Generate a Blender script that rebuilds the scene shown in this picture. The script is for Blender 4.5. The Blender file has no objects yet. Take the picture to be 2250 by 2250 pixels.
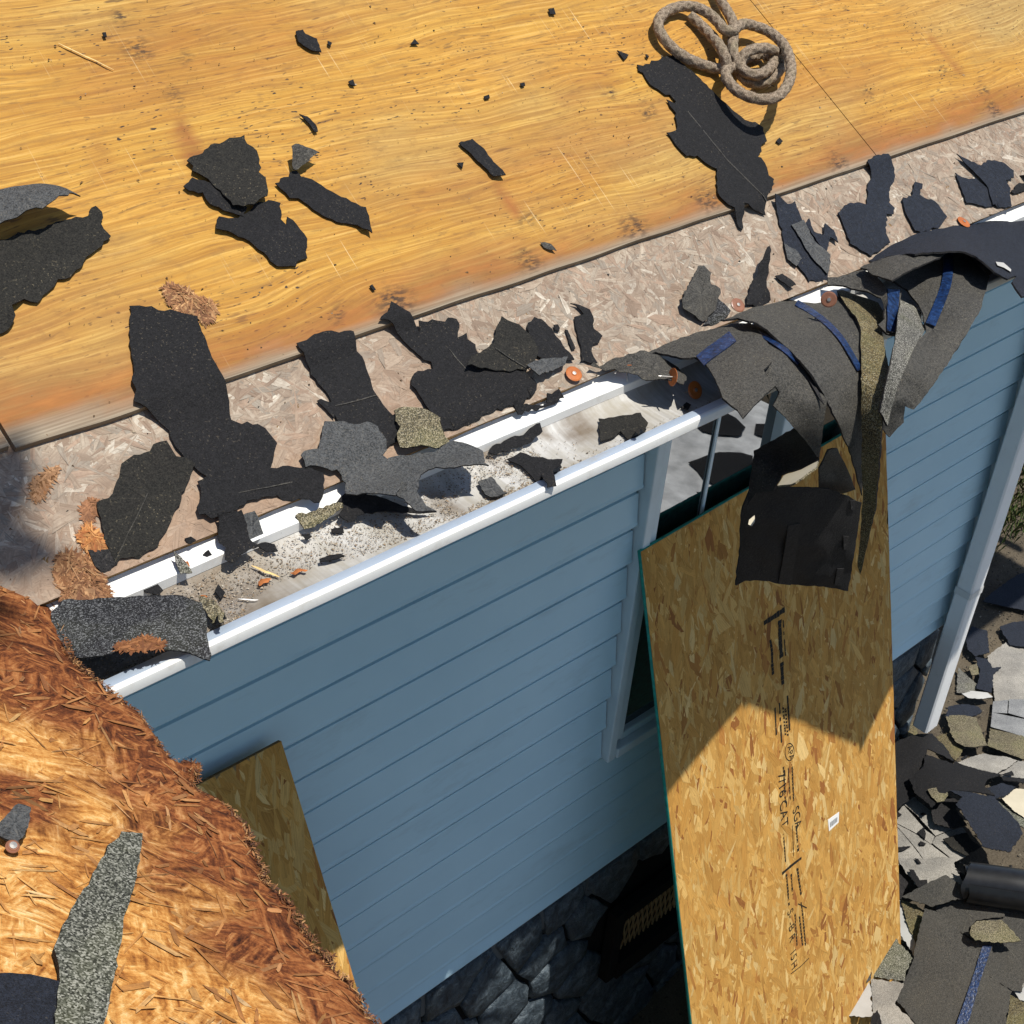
import bpy, bmesh, math, random
import numpy as np
from mathutils import Vector, Matrix, noise as mnoise
from mathutils.geometry import delaunay_2d_cdt

random.seed(7); rng = np.random.default_rng(7)
scene = bpy.context.scene
COL = scene.collection
R = math.radians

# ------------------------------------------------------------------ camera
CAM = Vector((0.0, -1.83, 4.09))
RIGHT = Vector((0.7237423, -0.6854692, 0.0795553))
DOWN = Vector((-0.3386975, -0.4533000, -0.8245017))
FWD = Vector((0.6012330, 0.5697816, -0.5602391))
FOC = 3150.0 / 2250.0
cam_d = bpy.data.cameras.new("camera"); cam_d.sensor_width = 36.0; cam_d.lens = 36.0 * FOC
cam_d.clip_start = 0.02; cam_d.clip_end = 500
cam = bpy.data.objects.new("camera", cam_d); COL.objects.link(cam)
m3 = Matrix((RIGHT, -DOWN, -FWD)).transposed()
cam.matrix_world = Matrix.Translation(CAM) @ m3.to_4x4()
scene.camera = cam

# ------------------------------------------------------------------ light
LIGHT = Vector((-0.10, 0.315, -1.0)).normalized()      # the way the sunlight travels
world = bpy.data.worlds.new("World"); scene.world = world; world.use_nodes = True
wn = world.node_tree.nodes; wl = world.node_tree.links
sky = wn.new("ShaderNodeTexSky"); sky.sky_type = 'NISHITA'; sky.sun_disc = False
S = -LIGHT
sky.sun_elevation = math.asin(S.z); sky.sun_rotation = math.atan2(S.x, S.y)
sky.altitude = 100; sky.air_density = 1.0; sky.dust_density = 0.6; sky.ozone_density = 1.5
bg = wn["Background"]; bg.inputs[1].default_value = 0.095
wl.new(sky.outputs[0], bg.inputs[0])
sun_d = bpy.data.lights.new("sun", 'SUN'); sun_d.energy = 4.8; sun_d.angle = R(0.53); sun_d.color = (1.0, 0.955, 0.88)
sun = bpy.data.objects.new("sun", sun_d); COL.objects.link(sun)
sun.rotation_euler = LIGHT.to_track_quat('-Z', 'Y').to_euler()
scene.view_settings.view_transform = 'Standard'; scene.view_settings.look = 'None'
scene.view_settings.exposure = 0.22; scene.view_settings.gamma = 1.0
scene.view_settings.use_curve_mapping = False
scene.cycles.max_bounces = 6; scene.cycles.diffuse_bounces = 3

# ------------------------------------------------------------------ measured places
TH = R(30.0); CT, ST, TT = math.cos(TH), math.sin(TH), math.tan(TH)
EY, EZ = -0.533, 3.014          # eave edge of the main roof deck
WX = 0.575                      # eave of the wing roof (runs along y)
CROP = {'A': (0, 0, .3882), 'B': (750, 0, .3882), 'C': (1500, 0, .3882), 'D': (0, 750, .3882), 'E': (750, 750, .3882),
        'F': (1500, 750, .3882), 'G': (0, 1500, .3882), 'H': (750, 1500, .3882), 'I': (1500, 1500, .3882),
        'J': (1350, 450, .2588), 'K': (1750, 350, .2588), 'L': (1550, 800, .2588), 'N': (200, 1000, .2588),
        'O': (1350, 0, .2588), 'P': (700, 650, .2588), 'Q': (1150, 650, .2588), 'S': (550, 850, .2588),
        'T': (0, 1150, .2588), 'U': (1900, 1550, .18116), 'V': (1900, 1900, .18116), 'W': (2000, 900, .33644),
        'X': (1300, 1750, .2588), 'Y': (2000, 300, .20704), 'R': (1640, 1300, .20704), 'Z': (1640, 1680, .2588), '': (0, 0, 1)}
def px(c, pts):
    ox, oy, k = CROP[c]
    return [(ox + x * k, oy + y * k) for x, y in pts]
def ray(p):
    return RIGHT * ((p[0] - 1125) / 3150) + DOWN * ((p[1] - 1125) / 3150) + FWD
def on_plane(p, n, d):
    r = ray(p); n = Vector(n)
    return CAM + r * ((d - n.dot(CAM)) / n.dot(r))
def on_y(p, y): return on_plane(p, (0, 1, 0), y)
def roof_z(x, y): return EZ + (y - EY) * TT
def wing_z(x, y): return EZ + (WX - x) * TT
def hit(p, fz):
    """where the sight line of a measured point meets the surface z = fz(x, y)"""
    r = ray(p); t0, t1 = 0.3, 0.3
    while t1 < 14:
        q = CAM + r * t1
        if q.z < fz(q.x, q.y): break
        t0 = t1; t1 += 0.04
    for _ in range(24):
        t = (t0 + t1) / 2; q = CAM + r * t
        if q.z < fz(q.x, q.y): t1 = t
        else: t0 = t
    return CAM + r * t1
def sstep(a, b, x):
    t = min(1, max(0, (x - a) / (b - a))); return t * t * (3 - 2 * t)
PLY_S = 0.19; PLY_T = 0.011
def deck_z(x, y):       # roof with the plywood step
    s = (y - EY) / CT
    return roof_z(x, y) + (PLY_T / CT) * sstep(PLY_S - .012, PLY_S + .004, s) + .001
def gut_z(x, y):        # deck, drip edge, trough floor, lip
    if y > EY: return deck_z(x, y)
    pr = [(-.533, 3.014), (-.556, 2.985), (-.585, 2.962), (-.64, 2.957), (-.660, 2.966), (-.672, 2.990), (-.70, 2.992), (-.72, 2.97), (-2, 2.97)]
    for (a, za), (b, zb) in zip(pr, pr[1:]):
        if y >= b: return za + (zb - za) * (y - a) / (b - a)
    return 2.97
def eave_z(x, y):       # stiff pieces that bridge the trough
    if y > EY + .03: return deck_z(x, y)
    t = sstep(EY + .03, EY - .05, y)
    return deck_z(x, max(y, EY)) * (1 - t) + 2.999 * t if y > EY - .05 else 2.999
def ground_z(x, y):
    return -0.36 + 0.50 * sstep(2.5, 4.3, x) + .02 * math.sin(x * 2.1 + y * 1.3)
def pile_z(x, y):       # torn-off shingles heaped on the ground
    d = math.hypot((x - 3.9) / 1.5, (y + .95) / .9)
    return ground_z(x, y) + .10 * max(0, 1 - d * d)

# ------------------------------------------------------------------ mesh helpers
def link(o, parent=None):
    COL.objects.link(o)
    if parent is not None: o.parent = parent
    return o
def tag(o, label=None, cat=None, group=None, kind=None):
    if label: o["label"] = label
    if cat: o["category"] = cat
    if group: o["group"] = group
    if kind: o["kind"] = kind
    return o
def mesh(name, v, f, mats=(), mi=None, smooth=False):
    me = bpy.data.meshes.new(name)
    me.from_pydata([tuple(p) for p in v], [], f)
    for m in mats: me.materials.append(m)
    if mi is not None: me.polygons.foreach_set("material_index", mi)
    if smooth: me.polygons.foreach_set("use_smooth", [True] * len(me.polygons))
    me.update(); return me
def obj(name, me, parent=None, loc=None):
    o = bpy.data.objects.new(name, me); link(o, parent)
    if loc is not None: o.location = loc
    return o
def empty(name, loc=(0, 0, 0)):
    o = bpy.data.objects.new(name, None); o.empty_display_size = .1; o.location = loc; return link(o)
def fast_polys(name, V, k, mat, col=None, uv=None):
    """V: (n*k, 3) array, consecutive k-gons"""
    n = len(V) // k
    me = bpy.data.meshes.new(name)
    me.vertices.add(n * k); me.vertices.foreach_set("co", V.astype(np.float32).ravel())
    me.loops.add(n * k); me.loops.foreach_set("vertex_index", np.arange(n * k, dtype=np.int32))
    me.polygons.add(n); me.polygons.foreach_set("loop_start", np.arange(0, n * k, k, dtype=np.int32))
    me.update(calc_edges=True)
    if col is not None:
        a = me.color_attributes.new("Col", 'FLOAT_COLOR', 'POINT')
        c4 = np.ones((n * k, 4), np.float32); c4[:, :3] = col
        a.data.foreach_set("color", c4.ravel())
    if uv is not None:
        u = me.uv_layers.new(name="UVMap"); u.data.foreach_set("uv", uv.astype(np.float32).ravel())
    me.materials.append(mat); me.update(); return me
def box_data(x0, x1, y0, y1, z0, z1):
    v = [(x0, y0, z0), (x1, y0, z0), (x1, y1, z0), (x0, y1, z0), (x0, y0, z1), (x1, y0, z1), (x1, y1, z1), (x0, y1, z1)]
    f = [(0, 3, 2, 1), (4, 5, 6, 7), (0, 1, 5, 4), (1, 2, 6, 5), (2, 3, 7, 6), (3, 0, 4, 7)]
    return v, f
def bevel_box(name, x0, x1, y0, y1, z0, z1, mat, parent=None, b=.003, seg=2):
    v, f = box_data(x0, x1, y0, y1, z0, z1)
    bm = bmesh.new(); vs = [bm.verts.new(p) for p in v]
    for q in f: bm.faces.new([vs[i] for i in q])
    bmesh.ops.bevel(bm, geom=list(bm.edges), offset=b, segments=seg, affect='EDGES', profile=.5)
    me = bpy.data.meshes.new(name); bm.to_mesh(me); bm.free(); me.materials.append(mat)
    return obj(name, me, parent)
def extrude_x(prof, x0, x1, n=1):
    """profile of (y, z) swept along x"""
    v = []; f = []; k = len(prof)
    for i in range(n + 1):
        x = x0 + (x1 - x0) * i / n
        v += [(x, y, z) for y, z in prof]
    for i in range(n):
        for j in range(k - 1):
            a = i * k + j; f.append((a, a + 1, a + k + 1, a + k))
    return v, f
def catmull(P, m=8, closed=False):
    P = [Vector(p) for p in P]; out = []; n = len(P)
    for i in range(n - 1):
        p0 = P[max(0, i - 1)]; p1 = P[i]; p2 = P[i + 1]; p3 = P[min(n - 1, i + 2)]
        for j in range(m):
            t = j / m
            out.append(.5 * ((2 * p1) + (p2 - p0) * t + (2 * p0 - 5 * p1 + 4 * p2 - p3) * t * t + (3 * p1 - p0 - 3 * p2 + p3) * t ** 3))
    out.append(P[-1]); return out
def rough_poly(pts, step, amp, seed):
    """refine a closed 2D outline and tear its edge"""
    rr = random.Random(seed); out = []; n = len(pts)
    for i in range(n):
        a = pts[i]; b = pts[(i + 1) % n]; L = math.hypot(b[0] - a[0], b[1] - a[1])
        k = max(1, int(L / step)); nx, ny = (-(b[1] - a[1]) / (L + 1e-9), (b[0] - a[0]) / (L + 1e-9))
        j1 = rr.uniform(-1, 1)
        for j in range(k):
            t = j / k; w = amp * (rr.uniform(-.6, .6) + .8 * mnoise.noise(Vector((i * 3.1 + t * L / step * .35, seed * 1.7, 0)))) * (0 if j == 0 else 1)
            out.append((a[0] + (b[0] - a[0]) * t + nx * w, a[1] + (b[1] - a[1]) * t + ny * w))
    return out
def inside(pts, x, y):
    c = False; n = len(pts); j = n - 1
    for i in range(n):
        xi, yi = pts[i]; xj, yj = pts[j]
        if (yi > y) != (yj > y) and x < (xj - xi) * (y - yi) / (yj - yi) + xi: c = not c
        j = i
    return c
def fill(pts, grid, seed=0):
    """triangulate an outline with inner points; returns 2D verts, tris"""
    rr = random.Random(seed)
    xs = [p[0] for p in pts]; ys = [p[1] for p in pts]
    inner = []
    y = min(ys) + grid * .5
    while y < max(ys):
        x = min(xs) + grid * .5
        while x < max(xs):
            q = (x + rr.uniform(-.2, .2) * grid, y + rr.uniform(-.2, .2) * grid)
            if inside(pts, *q): inner.append(q)
            x += grid
        y += grid
    co = [Vector(p) for p in pts + inner]; n = len(pts)
    ed = [(i, (i + 1) % n) for i in range(n)]
    vo, eo, fo, *_ = delaunay_2d_cdt(co, ed, [], 0, 1e-7, False)
    vo = [(p.x, p.y) for p in vo]; tr = []
    for a, b, c in fo:
        x = (vo[a][0] + vo[b][0] + vo[c][0]) / 3; y = (vo[a][1] + vo[b][1] + vo[c][1]) / 3
        if inside(pts, x, y): tr.append((a, b, c))
    return vo, tr
def shell(name, P, tris, thick, mats, loc=None, parent=None):
    """thin solid from a triangulated surface: slot 0 upper face, slot 1 lower face and edge"""
    P = [Vector(p) for p in P]
    c = loc if loc is not None else sum(P, Vector()) / len(P)
    N = [Vector() for _ in P]
    up = 0
    for a, b, d in tris:
        n = (P[b] - P[a]).cross(P[d] - P[a]); up += n.dot(CAM - P[a])
        for i in (a, b, d): N[i] += n
    if up < 0:
        tris = [(a, d, b) for a, b, d in tris]; N = [-n for n in N]
    n0 = len(P)
    V = [p - c for p in P] + [p - c - N[i].normalized() * thick for i, p in enumerate(P)]
    F = list(tris) + [(a + n0, d + n0, b + n0) for a, b, d in tris]
    mi = [0] * len(tris) + [1] * len(tris)
    cnt = {}
    for t in tris:
        for e in ((t[0], t[1]), (t[1], t[2]), (t[2], t[0])): cnt[e] = 1
    for (a, b) in list(cnt):
        if (b, a) not in cnt: F.append((b, a, a + n0, b + n0)); mi.append(1)
    me = mesh(name, V, F, mats, mi, smooth=True)
    try: me.set_sharp_from_angle(angle=R(40))
    except Exception: pass
    return obj(name, me, parent, c)
# ------------------------------------------------------------------ materials
class NT:
    def __init__(s, name):
        s.m = bpy.data.materials.new(name); s.m.use_nodes = True
        s.t = s.m.node_tree; s.n = s.t.nodes; s.l = s.t.links
        s.b = s.n["Principled BSDF"]
    def add(s, typ, **kw):
        nd = s.n.new(typ)
        for k, v in kw.items():
            if k.startswith('i_'): nd.inputs[int(k[2:])].default_value = v
            else: setattr(nd, k, v)
        return nd
    def coord(s, scale=(1, 1, 1), kind='Object', rot=(0, 0, 0), loc=(0, 0, 0)):
        tc = s.add("ShaderNodeTexCoord"); mp = s.add("ShaderNodeMapping")
        mp.inputs['Scale'].default_value = scale; mp.inputs['Rotation'].default_value = rot; mp.inputs['Location'].default_value = loc
        src = tc.outputs[kind]
        if any(rot):            # turn first, then stretch
            mp.inputs['Rotation'].default_value = (0, 0, 0)
            m0 = s.add("ShaderNodeMapping"); m0.inputs['Rotation'].default_value = rot; s.l.new(src, m0.inputs[0]); src = m0.outputs[0]
        s.l.new(src, mp.inputs[0]); return mp.outputs[0]
    def noise(s, vec, scale=1, detail=3, rough=.55, dist=0):
        nd = s.add("ShaderNodeTexNoise"); s.l.new(vec, nd.inputs['Vector'])
        nd.inputs['Scale'].default_value = scale; nd.inputs['Detail'].default_value = detail
        nd.inputs['Roughness'].default_value = rough; nd.inputs['Distortion'].default_value = dist
        return nd.outputs['Fac']
    def voro(s, vec, scale=1, feature='F1', out='Color', rand=1):
        nd = s.add("ShaderNodeTexVoronoi"); nd.feature = feature; s.l.new(vec, nd.inputs['Vector'])
        nd.inputs['Scale'].default_value = scale; nd.inputs['Randomness'].default_value = rand
        return nd.outputs[out]
    def ramp(s, fac, stops, interp='LINEAR'):
        nd = s.add("ShaderNodeValToRGB"); cr = nd.color_ramp; cr.interpolation = interp
        while len(cr.elements) < len(stops): cr.elements.new(.5)
        for e, (p, c) in zip(cr.elements, stops):
            e.position = p; e.color = (*c, 1) if len(c) == 3 else c
        s.l.new(fac, nd.inputs[0]); return nd.outputs[0]
    def rng(s, fac, a, b, c=0, d=1):
        nd = s.add("ShaderNodeMapRange"); nd.inputs[1].default_value = a; nd.inputs[2].default_value = b
        nd.inputs[3].default_value = c; nd.inputs[4].default_value = d; s.l.new(fac, nd.inputs[0]); return nd.outputs[0]
    def math(s, op, a, b=None):
        nd = s.add("ShaderNodeMath", operation=op)
        for i, q in ((0, a), (1, b)):
            if q is None: continue
            if isinstance(q, (int, float)): nd.inputs[i].default_value = q
            else: s.l.new(q, nd.inputs[i])
        return nd.outputs[0]
    def mix(s, fac, a, b, mode='MIX'):
        nd = s.add("ShaderNodeMix", data_type='RGBA', blend_type=mode)
        for sock, q in ((nd.inputs[0], fac), (nd.inputs[6], a), (nd.inputs[7], b)):
            if isinstance(q, (int, float)): sock.default_value = q
            elif isinstance(q, tuple): sock.default_value = (*q, 1)
            else: s.l.new(q, sock)
        return nd.outputs[2]
    def col(s, q):
        if isinstance(q, tuple): s.b.inputs['Base Color'].default_value = (*q, 1)
        else: s.l.new(q, s.b.inputs['Base Color'])
    def set(s, **kw):
        for k, v in kw.items():
            i = s.b.inputs[{'rough': 'Roughness', 'metal': 'Metallic', 'spec': 'Specular IOR Level', 'ior': 'IOR'}[k]]
            if isinstance(v, (int, float)): i.default_value = v
            else: s.l.new(v, i)
    def bump(s, h, strength=.3, dist=.001):
        nd = s.add("ShaderNodeBump"); nd.inputs['Strength'].default_value = strength; nd.inputs['Distance'].default_value = dist
        s.l.new(h, nd.inputs['Height']); s.l.new(nd.outputs[0], s.b.inputs['Normal'])
    def attr(s, name, out=0):
        nd = s.add("ShaderNodeAttribute", attribute_name=name); return nd.outputs[out]
    def sep(s, c):
        nd = s.add("ShaderNodeSeparateColor"); s.l.new(c, nd.inputs[0]); return nd.outputs

def plain(name, c, rough=.6, spec=.5, metal=0, bump=0, bscale=200, var=.12, vscale=8):
    t = NT(name); v = t.coord()
    n = t.noise(v, vscale, 4)
    lo = tuple(x * (1 - var) for x in c); hi = tuple(min(1, x * (1 + var)) for x in c)
    t.col(t.ramp(n, [(.3, lo), (.7, hi)])); t.set(rough=rough, spec=spec, metal=metal)
    if bump: t.bump(t.noise(v, bscale, 2), bump, .001)
    return t.m

def m_plywood():
    t = NT("plywood_veneer")
    w = t.noise(t.coord((1.1, 3.2, 1)), 1, 3)                       # slow wander of the growth rings
    big = t.noise(t.coord((.55, 5.5, 1)), 1, 4, .6, .8)
    ringv = t.add("ShaderNodeVectorMath", operation='MULTIPLY_ADD')
    base = t.coord((1.0, 1.0, 1.0))
    cw = t.add("ShaderNodeCombineXYZ"); t.l.new(t.math('MULTIPLY', w, .14), cw.inputs[1])
    add = t.add("ShaderNodeVectorMath", operation='ADD'); t.l.new(base, add.inputs[0]); t.l.new(cw.outputs[0], add.inputs[1])
    mp = t.add("ShaderNodeMapping"); mp.inputs['Scale'].default_value = (2.2, 74, 1); t.l.new(add.outputs[0], mp.inputs[0])
    ring = t.noise(mp.outputs[0], 1, 4, .68, .15)
    mp2 = t.add("ShaderNodeMapping"); mp2.inputs['Scale'].default_value = (5, 240, 1); t.l.new(add.outputs[0], mp2.inputs[0])
    fine = t.noise(mp2.outputs[0], 1, 2, .6)
    c = t.ramp(ring, [(.28, (.285, .125, .016)), (.45, (.410, .205, .028)), (.57, (.485, .268, .044)), (.74, (.560, .350, .082))])
    c = t.mix(t.rng(big, .38, .66), c, t.ramp(ring, [(.3, (.36, .155, .020)), (.7, (.55, .30, .055))]))
    tone = t.noise(t.coord((1.3, 2.6, 1), loc=(4, 2, 0)), 1, 4, .6)
    c = t.mix(t.rng(tone, .44, .68, 0, .62), c, (.330, .250, .105))   # greyer, olive patches
    c = t.mix(t.rng(fine, .34, .60, .55, 0), c, (.25, .125, .032), 'MIX')
    c = t.mix(t.rng(fine, .54, .74, 0, .35), c, (.66, .46, .17), 'MIX')
    grime = t.noise(t.coord((30, 60, 1), loc=(5, 5, 0)), 1, 5, .75); c = t.mix(t.rng(grime, .50, .74, 0, .55), c, (.20, .105, .032))
    # dark checks: short broken dashes along the grain
    mp3 = t.add("ShaderNodeMapping"); mp3.inputs['Scale'].default_value = (24, 200, 1); t.l.new(add.outputs[0], mp3.inputs[0])
    dash = t.noise(mp3.outputs[0], 1, 1.5, .5)
    reg = t.noise(t.coord((2.4, 4.4, 1), loc=(1, 7, 0)), 1, 3)
    c = t.mix(t.math('MULTIPLY', t.rng(dash, .61, .68), t.rng(reg, .40, .62, .10, .85)), c, (.125, .065, .024))
    # black mould pin-pricks
    pin = t.noise(t.coord((70, 190, 1), loc=(3, 3, 0)), 1, 1)
    pr = t.noise(t.coord((5, 6, 1), loc=(9, 1, 0)), 1, 3)
    c = t.mix(t.math('MULTIPLY', t.rng(pin, .66, .71), t.rng(pr, .44, .62)), c, (.035, .024, .018))
    # pale scrape marks across the grain
    scr = t.noise(t.coord((260, 5.5, 1), rot=(0, 0, R(4))), 1, 1)
    sr = t.noise(t.coord((3, 5, 1), loc=(2, 5, 0)), 1, 3)
    c = t.mix(t.math('MULTIPLY', t.rng(scr, .68, .75), t.rng(sr, .48, .62, 0, .6)), c, (.72, .56, .30))
    a = t.sep(t.attr("stain"))          # r brown water stain, g grey weathering, b mould
    sn = t.noise(t.coord((9, 40, 1)), 1, 4, .65)
    c = t.mix(t.math('MULTIPLY', a[0], t.rng(sn, .15, .6, .45, 1)), c, t.ramp(sn, [(.3, (.14, .045, .014)), (.7, (.33, .125, .030))]))
    gn = t.noise(t.coord((4, 220, 1)), 1, 4, .6)
    c = t.mix(a[1], c, t.ramp(gn, [(.3, (.15, .115, .08)), (.55, (.25, .205, .145)), (.75, (.35, .30, .225))]))
    mn = t.noise(t.coord((60, 160, 1)), 1, 3, .6)
    c = t.mix(t.math('MULTIPLY', a[2], t.rng(mn, .42, .58)), c, (.03, .02, .016))
    t.col(c); t.set(rough=.72, spec=.25)
    t.bump(t.math('ADD', t.math('MULTIPLY', fine, .6), t.math('MULTIPLY', dash, -.8)), .35, .0008)
    return t.m

def m_strand(name, tint=(1, 1, 1), rough=.75, spec=.25, dirt=0, dirtc=(.1, .06, .04)):
    t = NT(name); uv = t.add("ShaderNodeTexCoord").outputs['UV']
    mp = t.add("ShaderNodeMapping"); mp.inputs['Scale'].default_value = (14, 420, 1); t.l.new(uv, mp.inputs[0])
    g = t.noise(mp.outputs[0], 1, 3, .6)
    c = t.mix(1.0, t.attr("Col"), t.ramp(g, [(.25, (.62, .58, .54)), (.5, (1, 1, 1)), (.75, (1.16, 1.16, 1.16))]), 'MULTIPLY')
    c = t.mix(1.0, c, tint, 'MULTIPLY')
    sp = t.noise(t.coord(), 240, 2, .6); c = t.mix(t.rng(sp, .62, .74, 0, .35), c, (.11, .06, .026))
    if dirt:
        d = t.noise(t.coord(), 14, 6, .75); c = t.mix(t.rng(d, .46, .66, 0, dirt), c, dirtc)
        d2 = t.noise(t.coord((1, 1, 1), loc=(3, 1, 0)), 95, 4, .8, .6); c = t.mix(t.rng(d2, .44, .66, 0, dirt), c, tuple(x * 1.3 for x in dirtc))
    t.col(c); t.set(rough=rough, spec=spec); t.bump(g, .35, .0006); return t.m

def m_rotface():
    """matted face of a rotten strand board: pressed fibres in all directions, redder and darker where it rots (Col.r)"""
    t = NT("matted_rotten_face")
    w = t.noise(t.coord(), 16, 3, .6)
    fs = []
    for k, (sx, sy, ro) in enumerate(((16, 95, .5), (22, 120, -.7), (14, 80, 1.9), (30, 150, 1.1))):
        fs.append(t.noise(t.coord((sx, sy, 1), rot=(0, 0, ro), loc=(k * 3, k, 0)), 1, 3, .65, .35))
    cell = t.sep(t.voro(t.coord((30, 30, 1)), 1))
    a = t.mix(t.rng(cell[0], .48, .52), fs[0], fs[1]); b = t.mix(t.rng(cell[1], .48, .52), fs[2], fs[3])
    f = t.mix(t.rng(w, .42, .58), a, b)
    fine = t.noise(t.coord(), 230, 3, .75)
    v = t.math('ADD', t.math('MULTIPLY', f, .75), t.math('MULTIPLY', fine, .25))
    big = t.noise(t.coord(), 5, 5, .65)
    v = t.math('ADD', v, t.math('MULTIPLY', t.math('SUBTRACT', big, .5), .28))
    fresh = t.ramp(v, [(.36, (.16, .050, .013)), (.46, (.42, .175, .040)), (.54, (.58, .305, .090)), (.64, (.72, .50, .23))])
    rot = t.ramp(v, [(.36, (.028, .010, .006)), (.46, (.12, .036, .013)), (.54, (.25, .085, .026)), (.66, (.42, .19, .068))])
    r = t.sep(t.attr("Col"))[0]
    rn = t.noise(t.coord(), 13, 5, .7)
    k = t.rng(t.math('ADD', r, t.math('MULTIPLY', t.math('SUBTRACT', rn, .5), 1.3)), .25, .75)
    c = t.mix(k, fresh, rot)
    t.col(c); t.set(rough=.88, spec=.15); t.bump(v, 1.0, .006); return t.m

def m_felt(name, c0, c1, speck=(.22, .19, .13), amount=.5, rough=.78, fine=420, dust=0, dustc=(.2, .18, .14), spec=.3):
    """bitumen back of a shingle: gritty mat with stray mineral specks and dust"""
    t = NT(name); v = t.coord()
    n = t.noise(v, 11, 4, .65); f = t.noise(v, fine, 3, .75); mo = t.noise(v, 130, 3, .75)
    c = t.ramp(n, [(.3, c0), (.7, c1)])
    c = t.mix(t.rng(mo, .40, .66), c, tuple(x * 1.9 + .001 for x in c1))
    c = t.mix(t.rng(f, .48, .70), c, tuple(x * 2.6 + .003 for x in c1))
    c = t.mix(t.rng(f, .46, .34), c, tuple(x * .45 for x in c0))
    s = t.noise(v, 300, 1, .5); r = t.noise(v, 9, 3)
    c = t.mix(t.math('MULTIPLY', t.rng(s, .665, .71), t.rng(r, .40, .64, .15 * amount, amount)), c, speck)
    if dust:
        d = t.noise(v, 5, 5, .65, .4); c = t.mix(t.rng(d, .40, .66, 0, dust), c, dustc)
        g = t.noise(v, 340, 2, .7); c = t.mix(t.rng(g, .52, .68, 0, .7), c, tuple(x * 1.9 for x in dustc))
    t.col(c); t.set(rough=rough, spec=spec)
    t.bump(t.math('ADD', t.math('ADD', f, mo), t.math('MULTIPLY', n, 2.0)), .9, .0020); return t.m

def m_gran(name, cols, rough=.85, scale=760, moss=0, mossc=(.10, .105, .035), big=6):
    """mineral granules"""
    t = NT(name); v = t.coord()
    cell = t.sep(t.voro(v, scale))[0]
    k = len(cols); c = t.ramp(cell, [(i / k, q) for i, q in enumerate(cols)], 'CONSTANT')
    n = t.noise(v, big, 4, .6)
    c = t.mix(1.0, c, t.ramp(n, [(.3, (.62, .62, .62)), (.7, (1.22, 1.2, 1.16))]), 'MULTIPLY')
    if moss: c = t.mix(t.rng(t.noise(v, 9, 4, .65), .45, .66, 0, moss), c, mossc)
    t.col(c); t.set(rough=rough, spec=.3)
    t.bump(t.voro(v, scale, 'F1', 'Distance'), -.9, .0016); return t.m

def m_siding():
    t = NT("vinyl_siding"); v = t.coord()
    g = t.noise(t.coord((3.5, 1, 120)), 1, 4, .6)
    n = t.noise(v, 2.2, 4, .6)
    c = t.ramp(n, [(.3, (.48, .68, .77)), (.7, (.55, .75, .83))])
    d = t.noise(t.coord((2.5, 1, 9)), 1, 5, .7)
    c = t.mix(t.rng(d, .55, .78, 0, .35), c, (.20, .25, .25))
    t.col(c); t.set(rough=.48, spec=.4); t.bump(g, .18, .0009); return t.m

def m_alu_floor():
    t = NT("weathered_aluminium"); v = t.coord()
    s = t.noise(t.coord((150, 7, 7)), 1, 3, .6); b = t.noise(v, 9, 5, .65, .5); s2 = t.noise(t.coord((46, 3, 3), loc=(3, 0, 0)), 1, 2)
    c = t.ramp(s, [(.30, (.38, .37, .345)), (.50, (.46, .45, .425)), (.70, (.55, .545, .52))])
    c = t.mix(t.rng(s2, .52, .72, 0, .5), c, (.30, .28, .22))
    a = t.sep(t.attr("stain"))
    bn = t.noise(t.coord((30, 60, 60)), 1, 4, .65)
    c = t.mix(t.rng(b, .46, .66, 0, .65), c, (.29, .255, .19))
    c = t.mix(t.math('MULTIPLY', a[0], t.rng(bn, .2, .7, .5, 1)), c, (.125, .088, .052))
    t.col(c); t.set(rough=.58, spec=.4, metal=.15); t.bump(t.math('ADD', s, b), .3, .0012); return t.m

def m_white(name="white_paint", c=(.74, .74, .71), rough=.42, dirt=.45):
    t = NT(name); v = t.coord()
    d = t.noise(v, 16, 5, .7); e = t.noise(v, 160, 2)
    col = t.mix(t.rng(d, .56, .76, 0, dirt), c, (.40, .36, .29))
    col = t.mix(t.rng(e, .72, .76, 0, dirt * 1.3), col, (.10, .08, .06))
    t.col(col); t.set(rough=rough, spec=.45); t.bump(d, .1, .0008); return t.m

def m_stone():
    t = NT("cast_stone"); v = t.coord()
    a = t.noise(v, 24, 6, .72, .8); b = t.noise(t.coord((40, 40, 14)), 1, 4, .7, 1.0)
    c = t.ramp(a, [(.30, (.015, .022, .030)), (.50, (.055, .075, .092)), (.70, (.16, .195, .22))])
    t.col(c); t.set(rough=.48, spec=.5); t.bump(t.math('ADD', a, b), 1.0, .012); return t.m

def m_ground():
    t = NT("yard_soil"); v = t.coord()
    a = t.noise(v, 3.5, 6, .65); b = t.noise(v, 160, 3, .7); p = t.voro(v, 90)
    c = t.ramp(a, [(.3, (.040, .032, .022)), (.55, (.095, .076, .050)), (.75, (.15, .12, .08))])
    c = t.mix(.35, c, t.ramp(b, [(.3, (.03, .026, .022)), (.7, (.19, .165, .13))]))
    g = t.noise(v, .9, 4, .6)
    t.col(c); t.set(rough=.95, spec=.1); t.bump(b, .8, .004); return t.m

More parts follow.
